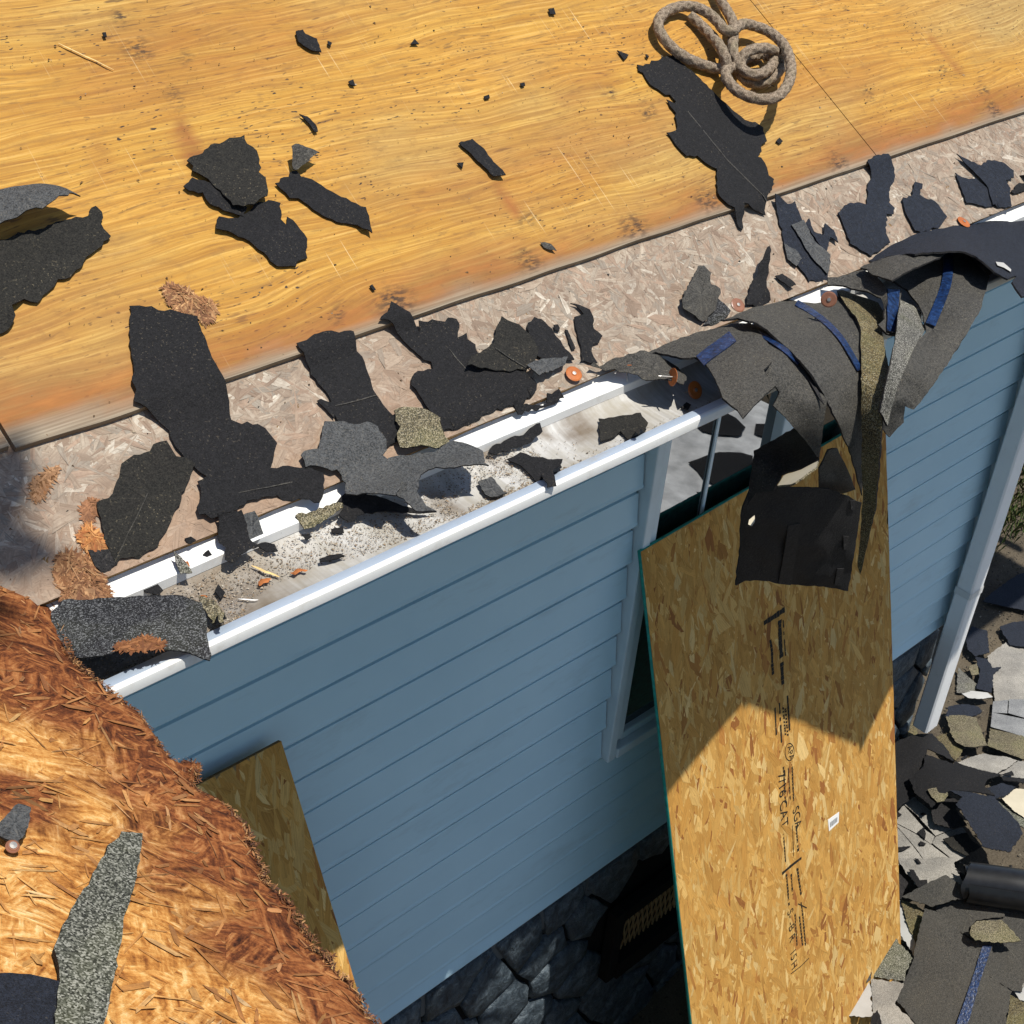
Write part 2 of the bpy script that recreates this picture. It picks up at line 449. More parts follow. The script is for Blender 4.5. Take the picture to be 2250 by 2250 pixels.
def m_rope():
    t = NT("braided_rope"); uv = t.add("ShaderNodeTexCoord").outputs['UV']
    mp = t.add("ShaderNodeMapping"); mp.inputs['Scale'].default_value = (1, 1, 1); t.l.new(uv, mp.inputs[0])
    n = t.noise(t.coord(), 420, 3, .7); m = t.noise(t.coord(), 30, 4, .6)
    c = t.ramp(n, [(.28, (.085, .062, .042)), (.48, (.23, .175, .125)), (.66, (.42, .345, .26)), (.8, (.60, .53, .43))])
    c = t.mix(t.rng(m, .5, .72, 0, .45), c, (.20, .175, .105))
    a = t.attr("Col"); c = t.mix(1.0, c, a, 'MULTIPLY')
    t.col(c); t.set(rough=.95, spec=.1); t.bump(n, .9, .0016); return t.m

def m_blue():
    t = NT("blue_sealant"); v = t.coord(); s = t.noise(v, 120, 4, .7, .6); k = t.noise(v, 30, 3)
    c = t.ramp(s, [(.30, (.003, .006, .014)), (.47, (.006, .018, .060)), (.60, (.010, .036, .120)), (.76, (.07, .13, .24))])
    t.col(c); t.set(rough=.32, spec=.6); t.bump(t.math('ADD', s, k), .9, .0016); return t.m

def m_glass():
    t = NT("window_glass")
    t.col((.004, .006, .007)); t.set(rough=.012, spec=1.0, ior=2.0); 
    t.bump(t.noise(t.coord(), 3.0, 2), .02, .01); return t.m

def m_vcol(name, rough=.8, spec=.2, bump=0):
    t = NT(name); n = t.noise(t.coord(), 260, 3)
    t.col(t.mix(1.0, t.attr("Col"), t.ramp(n, [(.3, (.65, .65, .65)), (.7, (1.25, 1.25, 1.25))]), 'MULTIPLY')); t.set(rough=rough, spec=spec)
    return t.m

MAT = dict(
    ply=m_plywood(), white=m_white(), dswhite=m_white('bright_enamel', (.92, .92, .90), .35, .15), lip=m_white('sky_tinted_enamel', (.42, .50, .60), .5, .55), siding=m_siding(), alu=m_alu_floor(), stone=m_stone(), ground=m_ground(), rope=m_rope(), blue=m_blue(), glass=m_glass(),
    felt=m_felt("black_felt_back", (.0024, .0024, .0030), (.0050, .0048, .0053), amount=.45, speck=(.12, .10, .07)),
    felt_o=m_felt("olive_black_felt", (.0050, .0048, .0038), (.0098, .0090, .0070), amount=.8, speck=(.13, .11, .07)),
    felt_b=m_felt("blue_black_felt", (.0040, .0052, .0085), (.0082, .0108, .0175), amount=.2, fine=700),
    felt_g=m_felt("dusty_grey_felt", (.024, .0265, .029), (.040, .042, .043), amount=.4, dust=.3, dustc=(.062, .059, .054)),
    felt_br=m_felt("brown_grey_felt", (.0185, .018, .0165), (.033, .0315, .028), amount=.9, dust=.55, dustc=(.058, .053, .043), speck=(.20, .18, .13)),
    felt_k=m_felt("plain_black_felt", (.006, .006, .006), (.012, .011, .011), amount=.3),  # even black with few specks, for undersides, strips and dark scraps
    tan=m_gran("tan_granules", [(.060, .052, .028), (.150, .125, .070), (.030, .028, .022), (.24, .21, .135), (.105, .085, .048), (.33, .29, .20), (.075, .07, .05)], moss=.3),
    tan2=m_gran("golden_brown_granules", [(.050, .040, .018), (.120, .090, .036), (.022, .019, .014), (.21, .165, .075), (.085, .062, .026), (.28, .25, .16), (.055, .05, .035)], moss=.35),
    grey=m_gran("grey_granules", [(.055, .053, .046), (.115, .11, .095), (.020, .020, .019), (.20, .195, .17), (.085, .082, .07), (.30, .29, .26)], moss=.2),
    dark=m_gran("black_granules", [(.010, .010, .011), (.026, .027, .030), (.006, .006, .007), (.060, .062, .068), (.015, .016, .018), (.13, .135, .14)], moss=.1),
    moss=m_gran("green_grey_granules", [(.040, .042, .032), (.105, .108, .088), (.018, .019, .016), (.185, .188, .155), (.07, .074, .058), (.29, .29, .25)], moss=.2, scale=640),
    pale=m_gran("pale_granules", [(.255, .24, .215), (.31, .295, .265), (.18, .17, .15), (.36, .345, .315), (.23, .218, .195)], scale=700),
    pale_b=m_gran("pale_blue_grey_granules", [(.19, .195, .20), (.24, .245, .25), (.14, .144, .15), (.28, .285, .285)], scale=700),
    cream=plain("cream_granule_face", (.50, .45, .34), .85, .2, bump=.4, bscale=500),
    whitish=plain("whitish_granule_face", (.40, .395, .375), .85, .2, bump=.4, bscale=500),
    osb_new=m_strand("golden_strands"), osb_old=m_strand("weathered_strands", dirt=.45, dirtc=(.15, .105, .075)), osb_rot=m_strand("rotted_strands", dirt=.42, dirtc=(.075, .032, .018)),
    wood=plain("raw_lumber", (.36, .24, .12), .75, .2, bump=.3, bscale=60, var=.3), edge=plain("board_edge", (.20, .12, .05), .85, .15, var=.4, vscale=60),
    green=plain("green_edge_paint", (.025, .36, .27), .55, .4, var=.25, vscale=60), ink=plain("black_ink", (.022, .019, .014), .7, .2),
    rot_face=m_rotface(), rot=plain("rotted_wood", (.16, .075, .032), .9, .1, bump=.9, bscale=140, var=.6, vscale=30),
    dark_in=plain("dark_cavity", (.012, .011, .010), .9, .1), panel=plain("grey_panel", (.10, .105, .105), .7, .3),
    cap=plain("orange_plastic", (.40, .115, .022), .30, .5, var=.2, vscale=40), cap_r=plain("faded_red_plastic", (.24, .105, .06), .35, .5, var=.2, vscale=40),
    steel=plain("galvanised_steel", (.42, .40, .36), .40, .5, metal=.8), leaf=plain("dead_leaf", (.20, .13, .065), .6, .3, var=.35, vscale=60),
    splint=plain("fresh_splinter", (.66, .47, .20), .7, .2, var=.2, vscale=60), chip=plain("orange_wood_chip", (.36, .125, .038), .8, .2, var=.4, vscale=90, bump=.5, bscale=300),
    trim=plain("blue_white_trim", (.66, .75, .78), .42, .45, var=.06), sticker=plain("paper_sticker", (.80, .79, .76), .6, .3, var=.03),
    vcol=m_vcol("mineral_debris"), grass=m_vcol("grass_blades", .6, .3), bark=plain("bark", (.085, .06, .042), .9, .1, bump=.8, bscale=60, var=.4),
)
# ------------------------------------------------------------------ strand board
def pts_inside(poly, X, Yv):
    c = np.zeros(len(X), bool); n = len(poly); j = n - 1
    for i in range(n):
        xi, yi = poly[i]; xj, yj = poly[j]
        if yi != yj:
            m = ((yi > Yv) != (yj > Yv)) & (X < (xj - xi) * (Yv - yi) / (yj - yi) + xi); c ^= m
        j = i
    return c
def edge_dist(poly, X, Yv):
    d = np.full(len(X), 1e9); n = len(poly)
    for i in range(n):
        ax, ay = poly[i]; bx, by = poly[(i + 1) % n]; L2 = (bx - ax) ** 2 + (by - ay) ** 2 + 1e-12
        t = np.clip(((X - ax) * (bx - ax) + (Yv - ay) * (by - ay)) / L2, 0, 1)
        d = np.minimum(d, np.hypot(X - ax - t * (bx - ax), Yv - ay - t * (by - ay)))
    return d
def vnoise(X, Yv, s, seed):
    return np.array([mnoise.noise(Vector((x * s + seed * 7.3, y * s - seed * 3.1, seed))) for x, y in zip(X, Yv)])
def flakes(poly, n, length, width, ang0, angs, colf, hmax=.0012, tilt=.015, seed=1, lift=None, sink=0):
    """n wood strands laid over an outline. returns (V, col, uv) as consecutive hexagons in sheet space (a, b, height)"""
    g = np.random.default_rng(seed)
    xs = [p[0] for p in poly]; ys = [p[1] for p in poly]
    X = g.uniform(min(xs), max(xs), n * 3); Yv = g.uniform(min(ys), max(ys), n * 3)
    k = pts_inside(poly, X, Yv); X = X[k][:n]; Yv = Yv[k][:n]; n = len(X)
    L = np.clip(g.lognormal(math.log(length), .45, n), length * .3, length * 2.2); W = np.clip(g.lognormal(math.log(width), .5, n), width * .3, width * 2.6)
    A = ang0 + g.normal(0, angs, n)
    ca, sa = np.cos(A), np.sin(A)
    sk = g.uniform(-.35, .35, (n, 2)) * W[:, None]
    shape = np.stack([np.stack([-L / 2, -W * .30 + sk[:, 0]], 1), np.stack([-L * .30, -W * .5], 1), np.stack([L * .32, -W * .46], 1),
                      np.stack([L / 2, W * .1 + sk[:, 1]], 1), np.stack([L * .30, W * .5], 1), np.stack([-L * .34, W * .48], 1)], 1)
    h0 = g.uniform(.0002, hmax, n); ta = g.normal(0, tilt, n); tb = g.normal(0, tilt * 2, n)
    if lift is not None:
        ex = lift(X, Yv, g); ta = ta * (1 + ex[0]); tb = tb * (1 + ex[0]); h0 = h0 + ex[1]
    a = X[:, None] + shape[..., 0] * ca[:, None] - shape[..., 1] * sa[:, None]
    b = Yv[:, None] + shape[..., 0] * sa[:, None] + shape[..., 1] * ca[:, None]
    h = h0[:, None] + shape[..., 0] * ta[:, None] + shape[..., 1] * tb[:, None]
    V = np.stack([a, b, np.maximum(h, -.004)], -1).reshape(-1, 3)
    col = np.repeat(colf(X, Yv, g), 6, axis=0)
    uv = np.stack([shape[..., 0] + g.uniform(0, 9, n)[:, None], shape[..., 1] + g.uniform(0, 9, n)[:, None]], -1).reshape(-1, 2)
    return V, col, uv
def combo(name, V, col, uv, mat, xv, xf, xmats, xmi, xcol=None):
    """strands (hexagons) and a slab in one mesh"""
    nf = len(V) // 6
    allv = np.concatenate([V, np.array(xv, float).reshape(-1, 3)]); off = len(V)
    ls = list(range(0, nf * 6, 6)); loops = list(range(nf * 6)); p = nf * 6
    for f in xf: ls.append(p); loops += [i + off for i in f]; p += len(f)
    me = bpy.data.meshes.new(name)
    me.vertices.add(len(allv)); me.vertices.foreach_set("co", allv.astype(np.float32).ravel())
    me.loops.add(len(loops)); me.loops.foreach_set("vertex_index", np.array(loops, np.int32))
    me.polygons.add(len(ls)); me.polygons.foreach_set("loop_start", np.array(ls, np.int32))
    me.polygons.foreach_set("material_index", np.array([0] * nf + [i + 1 for i in xmi], np.int32))
    me.update(calc_edges=True)
    c4 = np.ones((len(allv), 4), np.float32); c4[:off, :3] = col; c4[off:, :3] = .3 if xcol is None else np.array(xcol)[:, None]
    me.color_attributes.new("Col", 'FLOAT_COLOR', 'POINT').data.foreach_set("color", c4.ravel())
    u = np.zeros((len(loops), 2), np.float32); u[:nf * 6] = uv
    me.uv_layers.new(name="UVMap").data.foreach_set("uv", u.ravel())
    me.materials.append(mat)
    for m in xmats: me.materials.append(m)
    me.validate(); me.update(); return me
def slab(poly, grid, thick, hf=lambda a, b: 0, seed=0):
    v2, tr = fill(poly, grid, seed)
    area = 0
    for a, b, c in tr: area += (v2[b][0] - v2[a][0]) * (v2[c][1] - v2[a][1]) - (v2[c][0] - v2[a][0]) * (v2[b][1] - v2[a][1])
    if area < 0: tr = [(a, c, b) for a, b, c in tr]
    n = len(v2)
    V = [(a, b, hf(a, b)) for a, b in v2] + [(a, b, hf(a, b) - thick) for a, b in v2]
    F = list(tr) + [(a + n, c + n, b + n) for a, b, c in tr]; mi = [0] * len(tr) + [1] * len(tr)
    es = {e for t in tr for e in ((t[0], t[1]), (t[1], t[2]), (t[2], t[0]))}
    for a, b in es:
        if (b, a) not in es: F.append((b, a, a + n, b + n)); mi.append(1)
    return V, F, mi
def palette(cols, w=None, var=.2):
    c = np.array(cols); w = np.array(w, float) / sum(w) if w else None
    def f(X, Yv, g):
        k = g.choice(len(c), len(X), p=w); return c[k] * g.uniform(1 - var, 1 + var, (len(X), 1))
    return f

# ------------------------------------------------------------------ ground
gx = np.concatenate([np.linspace(-60, -2, 12), np.linspace(-1.5, 9, 85), np.linspace(10, 70, 12)])
gy = np.concatenate([np.linspace(-60, -7, 12), np.linspace(-6, 6, 70), np.linspace(7, 60, 10)])
gv = [(x, y, ground_z(x, y) + .012 * mnoise.noise(Vector((x * 5, y * 5, 0))) + .006 * mnoise.noise(Vector((x * 17, y * 17, 2)))) for x in gx for y in gy]
ny = len(gy)
gf = [(i * ny + j, (i + 1) * ny + j, (i + 1) * ny + j + 1, i * ny + j + 1) for i in range(len(gx) - 1) for j in range(ny - 1)]
tag(obj("ground", mesh("ground", gv, gf, [MAT['ground']], smooth=True)), kind='structure')

# ------------------------------------------------------------------ house
house = empty("house", (2.2, 0, 0)); house_inv = Matrix.Translation((-2.2, 0, 0))
tag(house, "pale blue vinyl-sided house with stripped roof and stone-look skirting", "house")
def hpart(name, me, parent=None):
    o = bpy.data.objects.new(name, me); COL.objects.link(o)
    if parent is None: o.parent = house; o.location = (-2.2, 0, 0)
    else: o.parent = parent
    return o
XR = 4.44                       # right-hand corner of the house
wv, wf = box_data(-.6, XR - .01, .02, .14, .60, 2.9)
wall = hpart("wall", mesh("wall", wv, wf, [MAT['panel']]))
WINX0, WINX1, WINZ0, WINZ1 = 2.385, 3.36, 1.27, 2.52
def board_mesh(x0, x1, z0, z1, n=4):
    h = .1143; prof = [(.012, z1 + .005), (.006, z1 - .014), (.012, z1 - .0155), (.012, z1 - .0215), (.002, z1 - .0225), (.001, z1 - .026), (-.008, z0 + .012), (-.0112, z0 + .004), (-.0105, z0), (.010, z0 + .001)]
    v, f = extrude_x(prof, x0, x1, n)
    v = [(x, y + .0016 * mnoise.noise(Vector((x * 1.3, z * 2, 5))), z) for x, y, z in v]
    k = len(prof); f.append(tuple(range(k))); f.append(tuple(reversed(range(n * k, n * k + k))))
    return mesh("siding_board", v, f, [MAT['siding']])
zb = .698; courses = []
while zb < 2.84:
    z0 = max(zb, .752); z1 = min(zb + .1143, 2.86); courses.append((z0, z1)); zb += .1143
for z0, z1 in courses:
    segs = [(.05, XR - .035)]
    if z1 > WINZ0 + .01 and z0 < WINZ1: segs = [(.05, WINX0 - .004), (WINX1 + .004, XR - .035)]
    for a, b in segs: hpart("siding_board", board_mesh(a, b, z0, z1), wall)
# corner post
def l_box(name, x0, x1, y0, y1, z0, z1, mat, parent=None, b=.003):
    o = bevel_box(name, x0, x1, y0, y1, z0, z1, mat, None, b)
    if parent is None: o.parent = house; o.location = (-2.2, 0, 0)
    else: o.parent = parent
    return o
l_box("corner_post", XR - .034, XR, -.024, .05, .75, 2.87, MAT['trim'])
# wing wall (runs towards the viewer, under the rotten eave)
v, f = box_data(-.12, .03, -5.2, .0, -.2, 2.95)
wingwall = hpart("wing_wall", mesh("wing_wall", v, f, [MAT['siding']]))
# soffit, fascia; run on unseen past the house corner to shade the ground
l_box("soffit", .03, 6.2, -.516, .02, 2.862, 2.874, MAT['trim'])
l_box("fascia", .45, 6.2, -.530, -.518, 2.862, 2.992, MAT['white'])

# ---- window
win = hpart("window", mesh("window", *box_data(WINX0 + .03, WINX1 - .03, .05, .06, WINZ0 + .02, WINZ1), [MAT['dark_in']]))
def wpart(name, x0, x1, y0, y1, z0, z1, mat, b=.004): return l_box(name, x0, x1, y0, y1, z0, z1, mat, win, b)
wpart("casing", WINX0, WINX0 + .030, -.034, .03, WINZ0 - .008, WINZ1, MAT['trim'])
wpart("casing", WINX0 + .0305, WINX0 + .062, -.026, .03, WINZ0 + .052, WINZ1, MAT['trim'])
wpart("casing", WINX1 - .06, WINX1, -.034, .03, WINZ0 - .008, WINZ1, MAT['trim'])
wpart("sill", WINX0 + .031, WINX1 - .061, -.040, .03, WINZ0 - .004, WINZ0 + .030, MAT['trim'])
wpart("sash_rail", WINX0 + .063, WINX1 - .063, -.018, .02, WINZ0 + .031, WINZ0 + .058, MAT['trim'])
wpart("mullion", 2.925, 2.985, -.030, .02, WINZ0 + .059, WINZ1, MAT['trim'])
wpart("glass_pane", WINX0 + .0635, 2.924, .001, .006, WINZ0 + .059, WINZ1, MAT['glass'], .0005)
wpart("glass_pane", 2.986, WINX1 - .0615, .001, .006, WINZ0 + .059, WINZ1, MAT['glass'], .0005)
wpart("muntin", 2.652, 2.664, -.006, .0005, 1.90, WINZ1, MAT['trim'], .002)
wpart("meeting_rail", WINX0 + .064, 2.923, -.014, .0005, 1.86, 1.895, MAT['dark_in'], .003)

# ---- skirting: backing and single cast stones
sv, sf = box_data(-.1, XR + .01, .060, .11, -.6, .75)
skirt = hpart("skirting", mesh("skirting", sv, sf, [MAT['dark_in']])); skirt.location.y = -.030
def clip(poly, n, d):
    out = []
    for i in range(len(poly)):
        a = poly[i]; b = poly[(i + 1) % len(poly)]
        da = a[0] * n[0] + a[1] * n[1] - d; db = b[0] * n[0] + b[1] * n[1] - d
        if da <= 0: out.append(a)
        if (da < 0) != (db < 0) and da != db:
            t = da / (da - db); out.append((a[0] + (b[0] - a[0]) * t, a[1] + (b[1] - a[1]) * t))
    return out
seeds = []; rr = random.Random(21); row = 0; z = -.42
while z < .72:
    x = .30 + (row % 2) * .11
    while x < XR + .1:
        seeds.append((x + rr.uniform(-.065, .065), z + rr.uniform(-.045, .045))); x += .22
    z += .15; row += 1
VENT = (2.60, 3.02, .14, .43)
for si, s in enumerate(seeds):
    poly = [(max(.2, s[0] - .4), max(-.55, s[1] - .4)), (min(XR + .005, s[0] + .4), max(-.55, s[1] - .4)), (min(XR + .005, s[0] + .4), min(.70, s[1] + .4)), (max(.2, s[0] - .4), min(.70, s[1] + .4))]
    for o in seeds:
        if o is s or abs(o[0] - s[0]) > .8 or abs(o[1] - s[1]) > .8: continue
        n = (o[0] - s[0], o[1] - s[1]); d = (o[0] ** 2 + o[1] ** 2 - s[0] ** 2 - s[1] ** 2) / 2; poly = clip(poly, n, d)
        if len(poly) < 3: break
    if len(poly) < 3: continue
    cx = sum(p[0] for p in poly) / len(poly); cz = sum(p[1] for p in poly) / len(poly)
    if VENT[0] - .06 < cx < VENT[1] + .06 and VENT[2] - .05 < cz < VENT[3] + .05: continue
    for e in ((-1, 0, -VENT[1]), (1, 0, VENT[0])):      # keep clear of the vent
        if VENT[2] < cz < VENT[3]:
            if e[0] < 0 and cx > VENT[1]: poly = clip(poly, (-1, 0), -VENT[1] - .015)
            if e[0] > 0 and cx < VENT[0]: poly = clip(poly, (1, 0), VENT[0] - .015)
    if len(poly) < 3: continue
    per = rough_poly(poly, .05, .006, si)
    V = []; F = []; k = len(per)
    rings = [(.93, 0), (.90, .018), (.62, .024), (.3, .026)]
    for ri, (sc, dp) in enumerate(rings):
        for (x, zz) in per:
            X = cx + (x - cx) * sc; Zz = cz + (zz - cz) * sc
            nn = mnoise.noise(Vector((X * 11, Zz * 11, si))) * .006 + mnoise.noise(Vector((X * 34, Zz * 34, si))) * .004 if ri else 0
            V.append((X, .0598 - dp - nn * (1 if ri else 0), Zz))
    V.append((cx, .0598 - .026, cz))
    for ri in range(3):
        for j in range(k):
            a = ri * k + j; b = ri * k + (j + 1) % k; F.append((a, b, b + k, a + k))
    for j in range(k): F.append((3 * k + j, 3 * k + (j + 1) % k, 4 * k))
    me = mesh("stone", V, F, [MAT['stone']], smooth=False)
    bm = bmesh.new(); bm.from_mesh(me); bmesh.ops.recalc_face_normals(bm, faces=bm.faces)
    bm.faces.ensure_lookup_table()
    if bm.faces[-1].normal.y > 0: bmesh.ops.reverse_faces(bm, faces=bm.faces)
    bm.to_mesh(me); bm.free(); me.polygons.foreach_set("use_smooth", [True] * len(me.polygons))
    hpart("stone", me, skirt)
# crawl-space vent: frame, louvres
vent = hpart("vent", mesh("vent", *box_data(VENT[0], VENT[1], .045, .058, VENT[2], VENT[3]), [MAT['dark_in']])); vent.location.y = -.030
for (a, b, c, d) in ((VENT[0] - .02, VENT[0] + .025, VENT[2] - .02, VENT[3] + .02), (VENT[1] - .025, VENT[1] + .02, VENT[2] - .02, VENT[3] + .02)):
    l_box("vent_frame", a, b, .004, .046, c, d, MAT['dark_in'], vent)
l_box("vent_frame", VENT[0] + .026, VENT[1] - .026, .004, .046, VENT[3] - .03, VENT[3] + .02, MAT['dark_in'], vent)
l_box("vent_frame", VENT[0] + .026, VENT[1] - .026, -.002, .046, VENT[2] - .03, VENT[2] + .05, MAT['dark_in'], vent)
for i in range(16):
    for s in (-1, 1):
        x = VENT[0] + .04 + i * .023; zc = (VENT[2] + VENT[3]) / 2 + .01
        v = [(x - s * .02, .030 + .002 * s, zc - .085), (x - s * .02 + .006, .030 + .002 * s, zc - .085), (x + s * .02 + .006, .030 + .002 * s, zc + .085), (x + s * .02, .030 + .002 * s, zc + .085)]
        v += [(p[0], p[1] + .004, p[2]) for p in v]
        hpart("vent_louvre", mesh("vent_louvre", v, box_data(0, 1, 0, 1, 0, 1)[1], [MAT['wood']]), vent)

# ------------------------------------------------------------------ main roof
RM = Matrix(((1, 0, 0, 0), (0, CT, -ST, EY), (0, ST, CT, EZ), (0, 0, 0, 1)))      # roof frame: along eave, up slope, normal
def roof_uv(p):
    q = hit(p, deck_z); return q.x, (q.y - EY) / CT
rafv, raff = [], []
for i in range(11):
    b = len(rafv); v, f = box_data(.3 + i * .6, .338 + i * .6, .02, 3.2, -.165, -.0135)
    rafv += v; raff += [tuple(k + b for k in q) for q in f]
deck = hpart("roof_deck", mesh("roof_deck", rafv, raff, [MAT['wood']]))
deck.matrix_local = Matrix.Translation((-2.2, 0, 0)) @ RM
XJ = (roof_uv((1768, 148))[0] + roof_uv((1885, 288))[0]) / 2
XL = roof_uv((16, 965))[0]
moulds = [(862, 656, .040), (1161, 567, .026), (1390, 493, .036), (1550, 431, .036), (1838, 351, .030), (2156, 190, .020), (2181, 235, .030), (734, 691, .016), (1150, 470, .018), (1140, 550, .015), (540, 200, .0), (395, 118, .012), (385, 205, .02), (262, 30, .02), (300, 100, .030), (1340, 200, .018), (1420, 240, .024), (1905, 200, .022), (2070, 150, .018)]
moulds = [(*roof_uv((a, b)), r) for a, b, r in moulds if r]
streaks = [((385, 262), (430, 345), .016, .95), ((1092, 400), (1132, 460), .012, .95), ((2043, 74), (2106, 148), .010, .9), ((205, 310), (228, 365), .014, .35), ((1240, 205), (1330, 165), .03, .35), ((160, 640), (330, 690), .05, .25), ((1850, 280), (1910, 330), .03, .4)]
streaks = [(roof_uv(a), roof_uv(b), r, k) for a, b, r, k in streaks]
def stain_at(u, s):
    e = s - PLY_S; nz = mnoise.noise(Vector((u * 3.1, 1.7, 0))) ; n2 = mnoise.noise(Vector((u * 14, s * 30, 3)))
    left = sstep(1.1, .55, u)
    gw = .011 + .009 * nz + .014 * left + .006 * n2
    grey = sstep(gw + .012, gw - .004, e)
    bw = .070 + .045 * nz + .05 * left + .015 * n2
    br = sstep(bw + .050, bw - .06, e) * .95
    br = max(br, .35 * sstep(.1, .45, mnoise.noise(Vector((u * 1.2 + 4, s * 4, 8)))))
    for a, b, r, k in streaks:
        dx, dy = b[0] - a[0], b[1] - a[1]; L2 = dx * dx + dy * dy
        t = min(1, max(0, ((u - a[0]) * dx + (s - a[1]) * dy) / L2)); d = math.hypot(u - a[0] - t * dx, s - a[1] - t * dy)
        br = max(br, k * sstep(r * 1.5, r * .3, d + .004 * n2))
    mo = 0
    for a, b, r in moulds:
        d = math.hypot((u - a) * .75, s - b); mo = max(mo, sstep(r, r * .15, d))
    return br, grey, mo
def ply_sheet(u0, u1, s0, s1, fine=True):
    du = .02 if fine else .3; nu = max(2, int((u1 - u0) / du)); ns = max(2, int((s1 - s0) / du))
    V = []; F = []; ST_ = []
    for i in range(nu + 1):
        for j in range(ns + 1):
            u = u0 + (u1 - u0) * i / nu; s = s0 + (s1 - s0) * (j / ns)
            e = .004 * mnoise.noise(Vector((u * 7, 3, 0))) if j == 0 and fine else 0
            V.append((u, s + e, PLY_T + (.003 * mnoise.noise(Vector((u * 1.3, s * 1.3, 4))) if fine and j else .0)))
            ST_.append(stain_at(u, s) if fine else (.2, 0, 0))
    m = ns + 1
    for i in range(nu):
        for j in range(ns): a = i * m + j; F.append((a, a + m, a + m + 1, a + 1))
    n0 = len(V)
    rim = [i * m for i in range(nu + 1)] + [nu * m + j for j in range(1, m)] + [i * m + ns for i in range(nu - 1, -1, -1)] + [j for j in range(ns - 1, 0, -1)]
    for r_ in rim: V.append((V[r_][0], V[r_][1], -.0005)); ST_.append((.5, .8, 0))
    k = len(rim)
    for i in range(k): F.append((rim[i], n0 + i, n0 + (i + 1) % k, rim[(i + 1) % k]))
    me = mesh("plywood_sheet", V, F, [MAT['ply']])
    c4 = np.ones((len(V), 4), np.float32); c4[:, :3] = np.array(ST_)
    me.color_attributes.new("stain", 'FLOAT_COLOR', 'POINT').data.foreach_set("color", c4.ravel())
    return me
for (a, b, c, d, fn) in ((XL + .004, XJ - .0012, PLY_S, PLY_S + 1.22, True), (XJ + .0012, XJ + 2.43, PLY_S, PLY_S + 1.22, True), (XL - 1.6, XL - .002, PLY_S + .006, PLY_S + 1.22, True),
                     (XL - 1.0, XL + 1.43, PLY_S + 1.223, 3.1, False), (XL + 1.434, 6.2, PLY_S + 1.223, 3.1, False), (XJ + 2.433, 6.2, PLY_S, PLY_S + 1.22, False)):  # right-hand sheets carry the unseen roof past the corner for shade
    hpart("plywood_sheet", ply_sheet(a, b, c, d, fn), deck)
# weathered strand-board strip along the eave
old_cols = palette([(.33, .265, .20), (.285, .222, .165), (.37, .31, .24), (.235, .172, .125), (.315, .228, .165), (.48, .43, .35), (.26, .225, .18)], [5, 5, 4, 2, 3, 1.0, 4], .12)
def old_f(X, Yv, g):
    c = old_cols(X, Yv, g); w = np.clip((vnoise(X, Yv, 2.2, 3) - .05) * 2.2, 0, .75)[:, None]
    return c * (1 - w) + np.array((.31, .205, .135)) * w
for u0, u1, sd in ((.45, 2.05, 1), (2.054, 6.2, 2)):
    poly = rough_poly([(u0, -.004), (u1, -.004), (u1, PLY_S + .05), (u0, PLY_S + .05)], .05, .002, sd)
    V, c, uv = flakes(poly, int(7500 * (u1 - u0)), .052, .0080, 0.0, 1.1, old_f, seed=sd, hmax=.0012, tilt=.012)
    xv, xf, xm = slab(poly, .1, .0115)
    V[:, 2] -= .0006; V[:, 1] = np.clip(V[:, 1], -.006, 1)
    hpart("strand_board_sheet", combo("strand_board_sheet", V, c, uv, MAT['osb_old'], xv, xf, [MAT['edge'], MAT['edge']], xm), deck)

# ------------------------------------------------------------------ wing roof with the rotten eave
def wing_ab(p):
    q = hit(p, wing_z); return q.y, (WX - q.x) / CT         # along the eave, up the slope
WMAT = Matrix(((0, -CT, ST, WX), (1, 0, 0, 0), (0, ST, CT, EZ), (0, 0, 0, 1)))
edge_px = [(0, 1192), (40, 1198), (90, 1208), (92, 1240), (85, 1262), (95, 1290), (125, 1312), (140, 1330), (155, 1370), (168, 1428), (195, 1452), (228, 1482), (262, 1506), (285, 1530), (318, 1555), (330, 1580), (362, 1622),
           (385, 1650), (400, 1660), (446, 1662), (447, 1680), (430, 1684), (430, 1708), (447, 1722), (500, 1752), (520, 1760), (545, 1790), (560, 1815), (575, 1860), (595, 1898), (592, 1915), (610, 1930), (640, 1952), (660, 1985), (690, 2030), (705, 2050), (702, 2065), (740, 2080), (738, 2100), (765, 2125), (800, 2165), (815, 2205), (845, 2230), (862, 2262), (930, 2360)]
wp = [wing_ab(p) for p in edge_px]
wpoly = wp + [(wp[-1][0], 1.5), (wp[0][0] + .9, 1.5)]
wpoly_r = rough_poly(wpoly, .008, .0065, 5)
edge_only = wp
def w_dist(X, Yv):
    d = np.full(len(X), 1e9)
    for (ax, ay), (bx, by) in zip(wp, wp[1:]):
        L2 = (bx - ax) ** 2 + (by - ay) ** 2 + 1e-12; t = np.clip(((X - ax) * (bx - ax) + (Yv - ay) * (by - ay)) / L2, 0, 1)
        d = np.minimum(d, np.hypot(X - ax - t * (bx - ax), Yv - ay - t * (by - ay)))
    return d
def w_h(a, b):
    d = float(w_dist(np.array([a]), np.array([b]))[0])
    return -.011 * math.exp(-d / .018) + .010 * mnoise.noise(Vector((a * 4, b * 4, 0))) * math.exp(-d / .3)
pal_fresh = palette([(.58, .31, .095), (.53, .265, .072), (.64, .39, .145), (.45, .205, .055), (.68, .46, .22), (.38, .155, .042)], [6, 6, 3, 3, .9, 1.0], .07)
pal_rot = palette([(.27, .098, .034), (.20, .068, .025), (.34, .135, .046), (.14, .05, .022), (.42, .195, .078)], [5, 4, 4, 1.6, 1.0], .10)
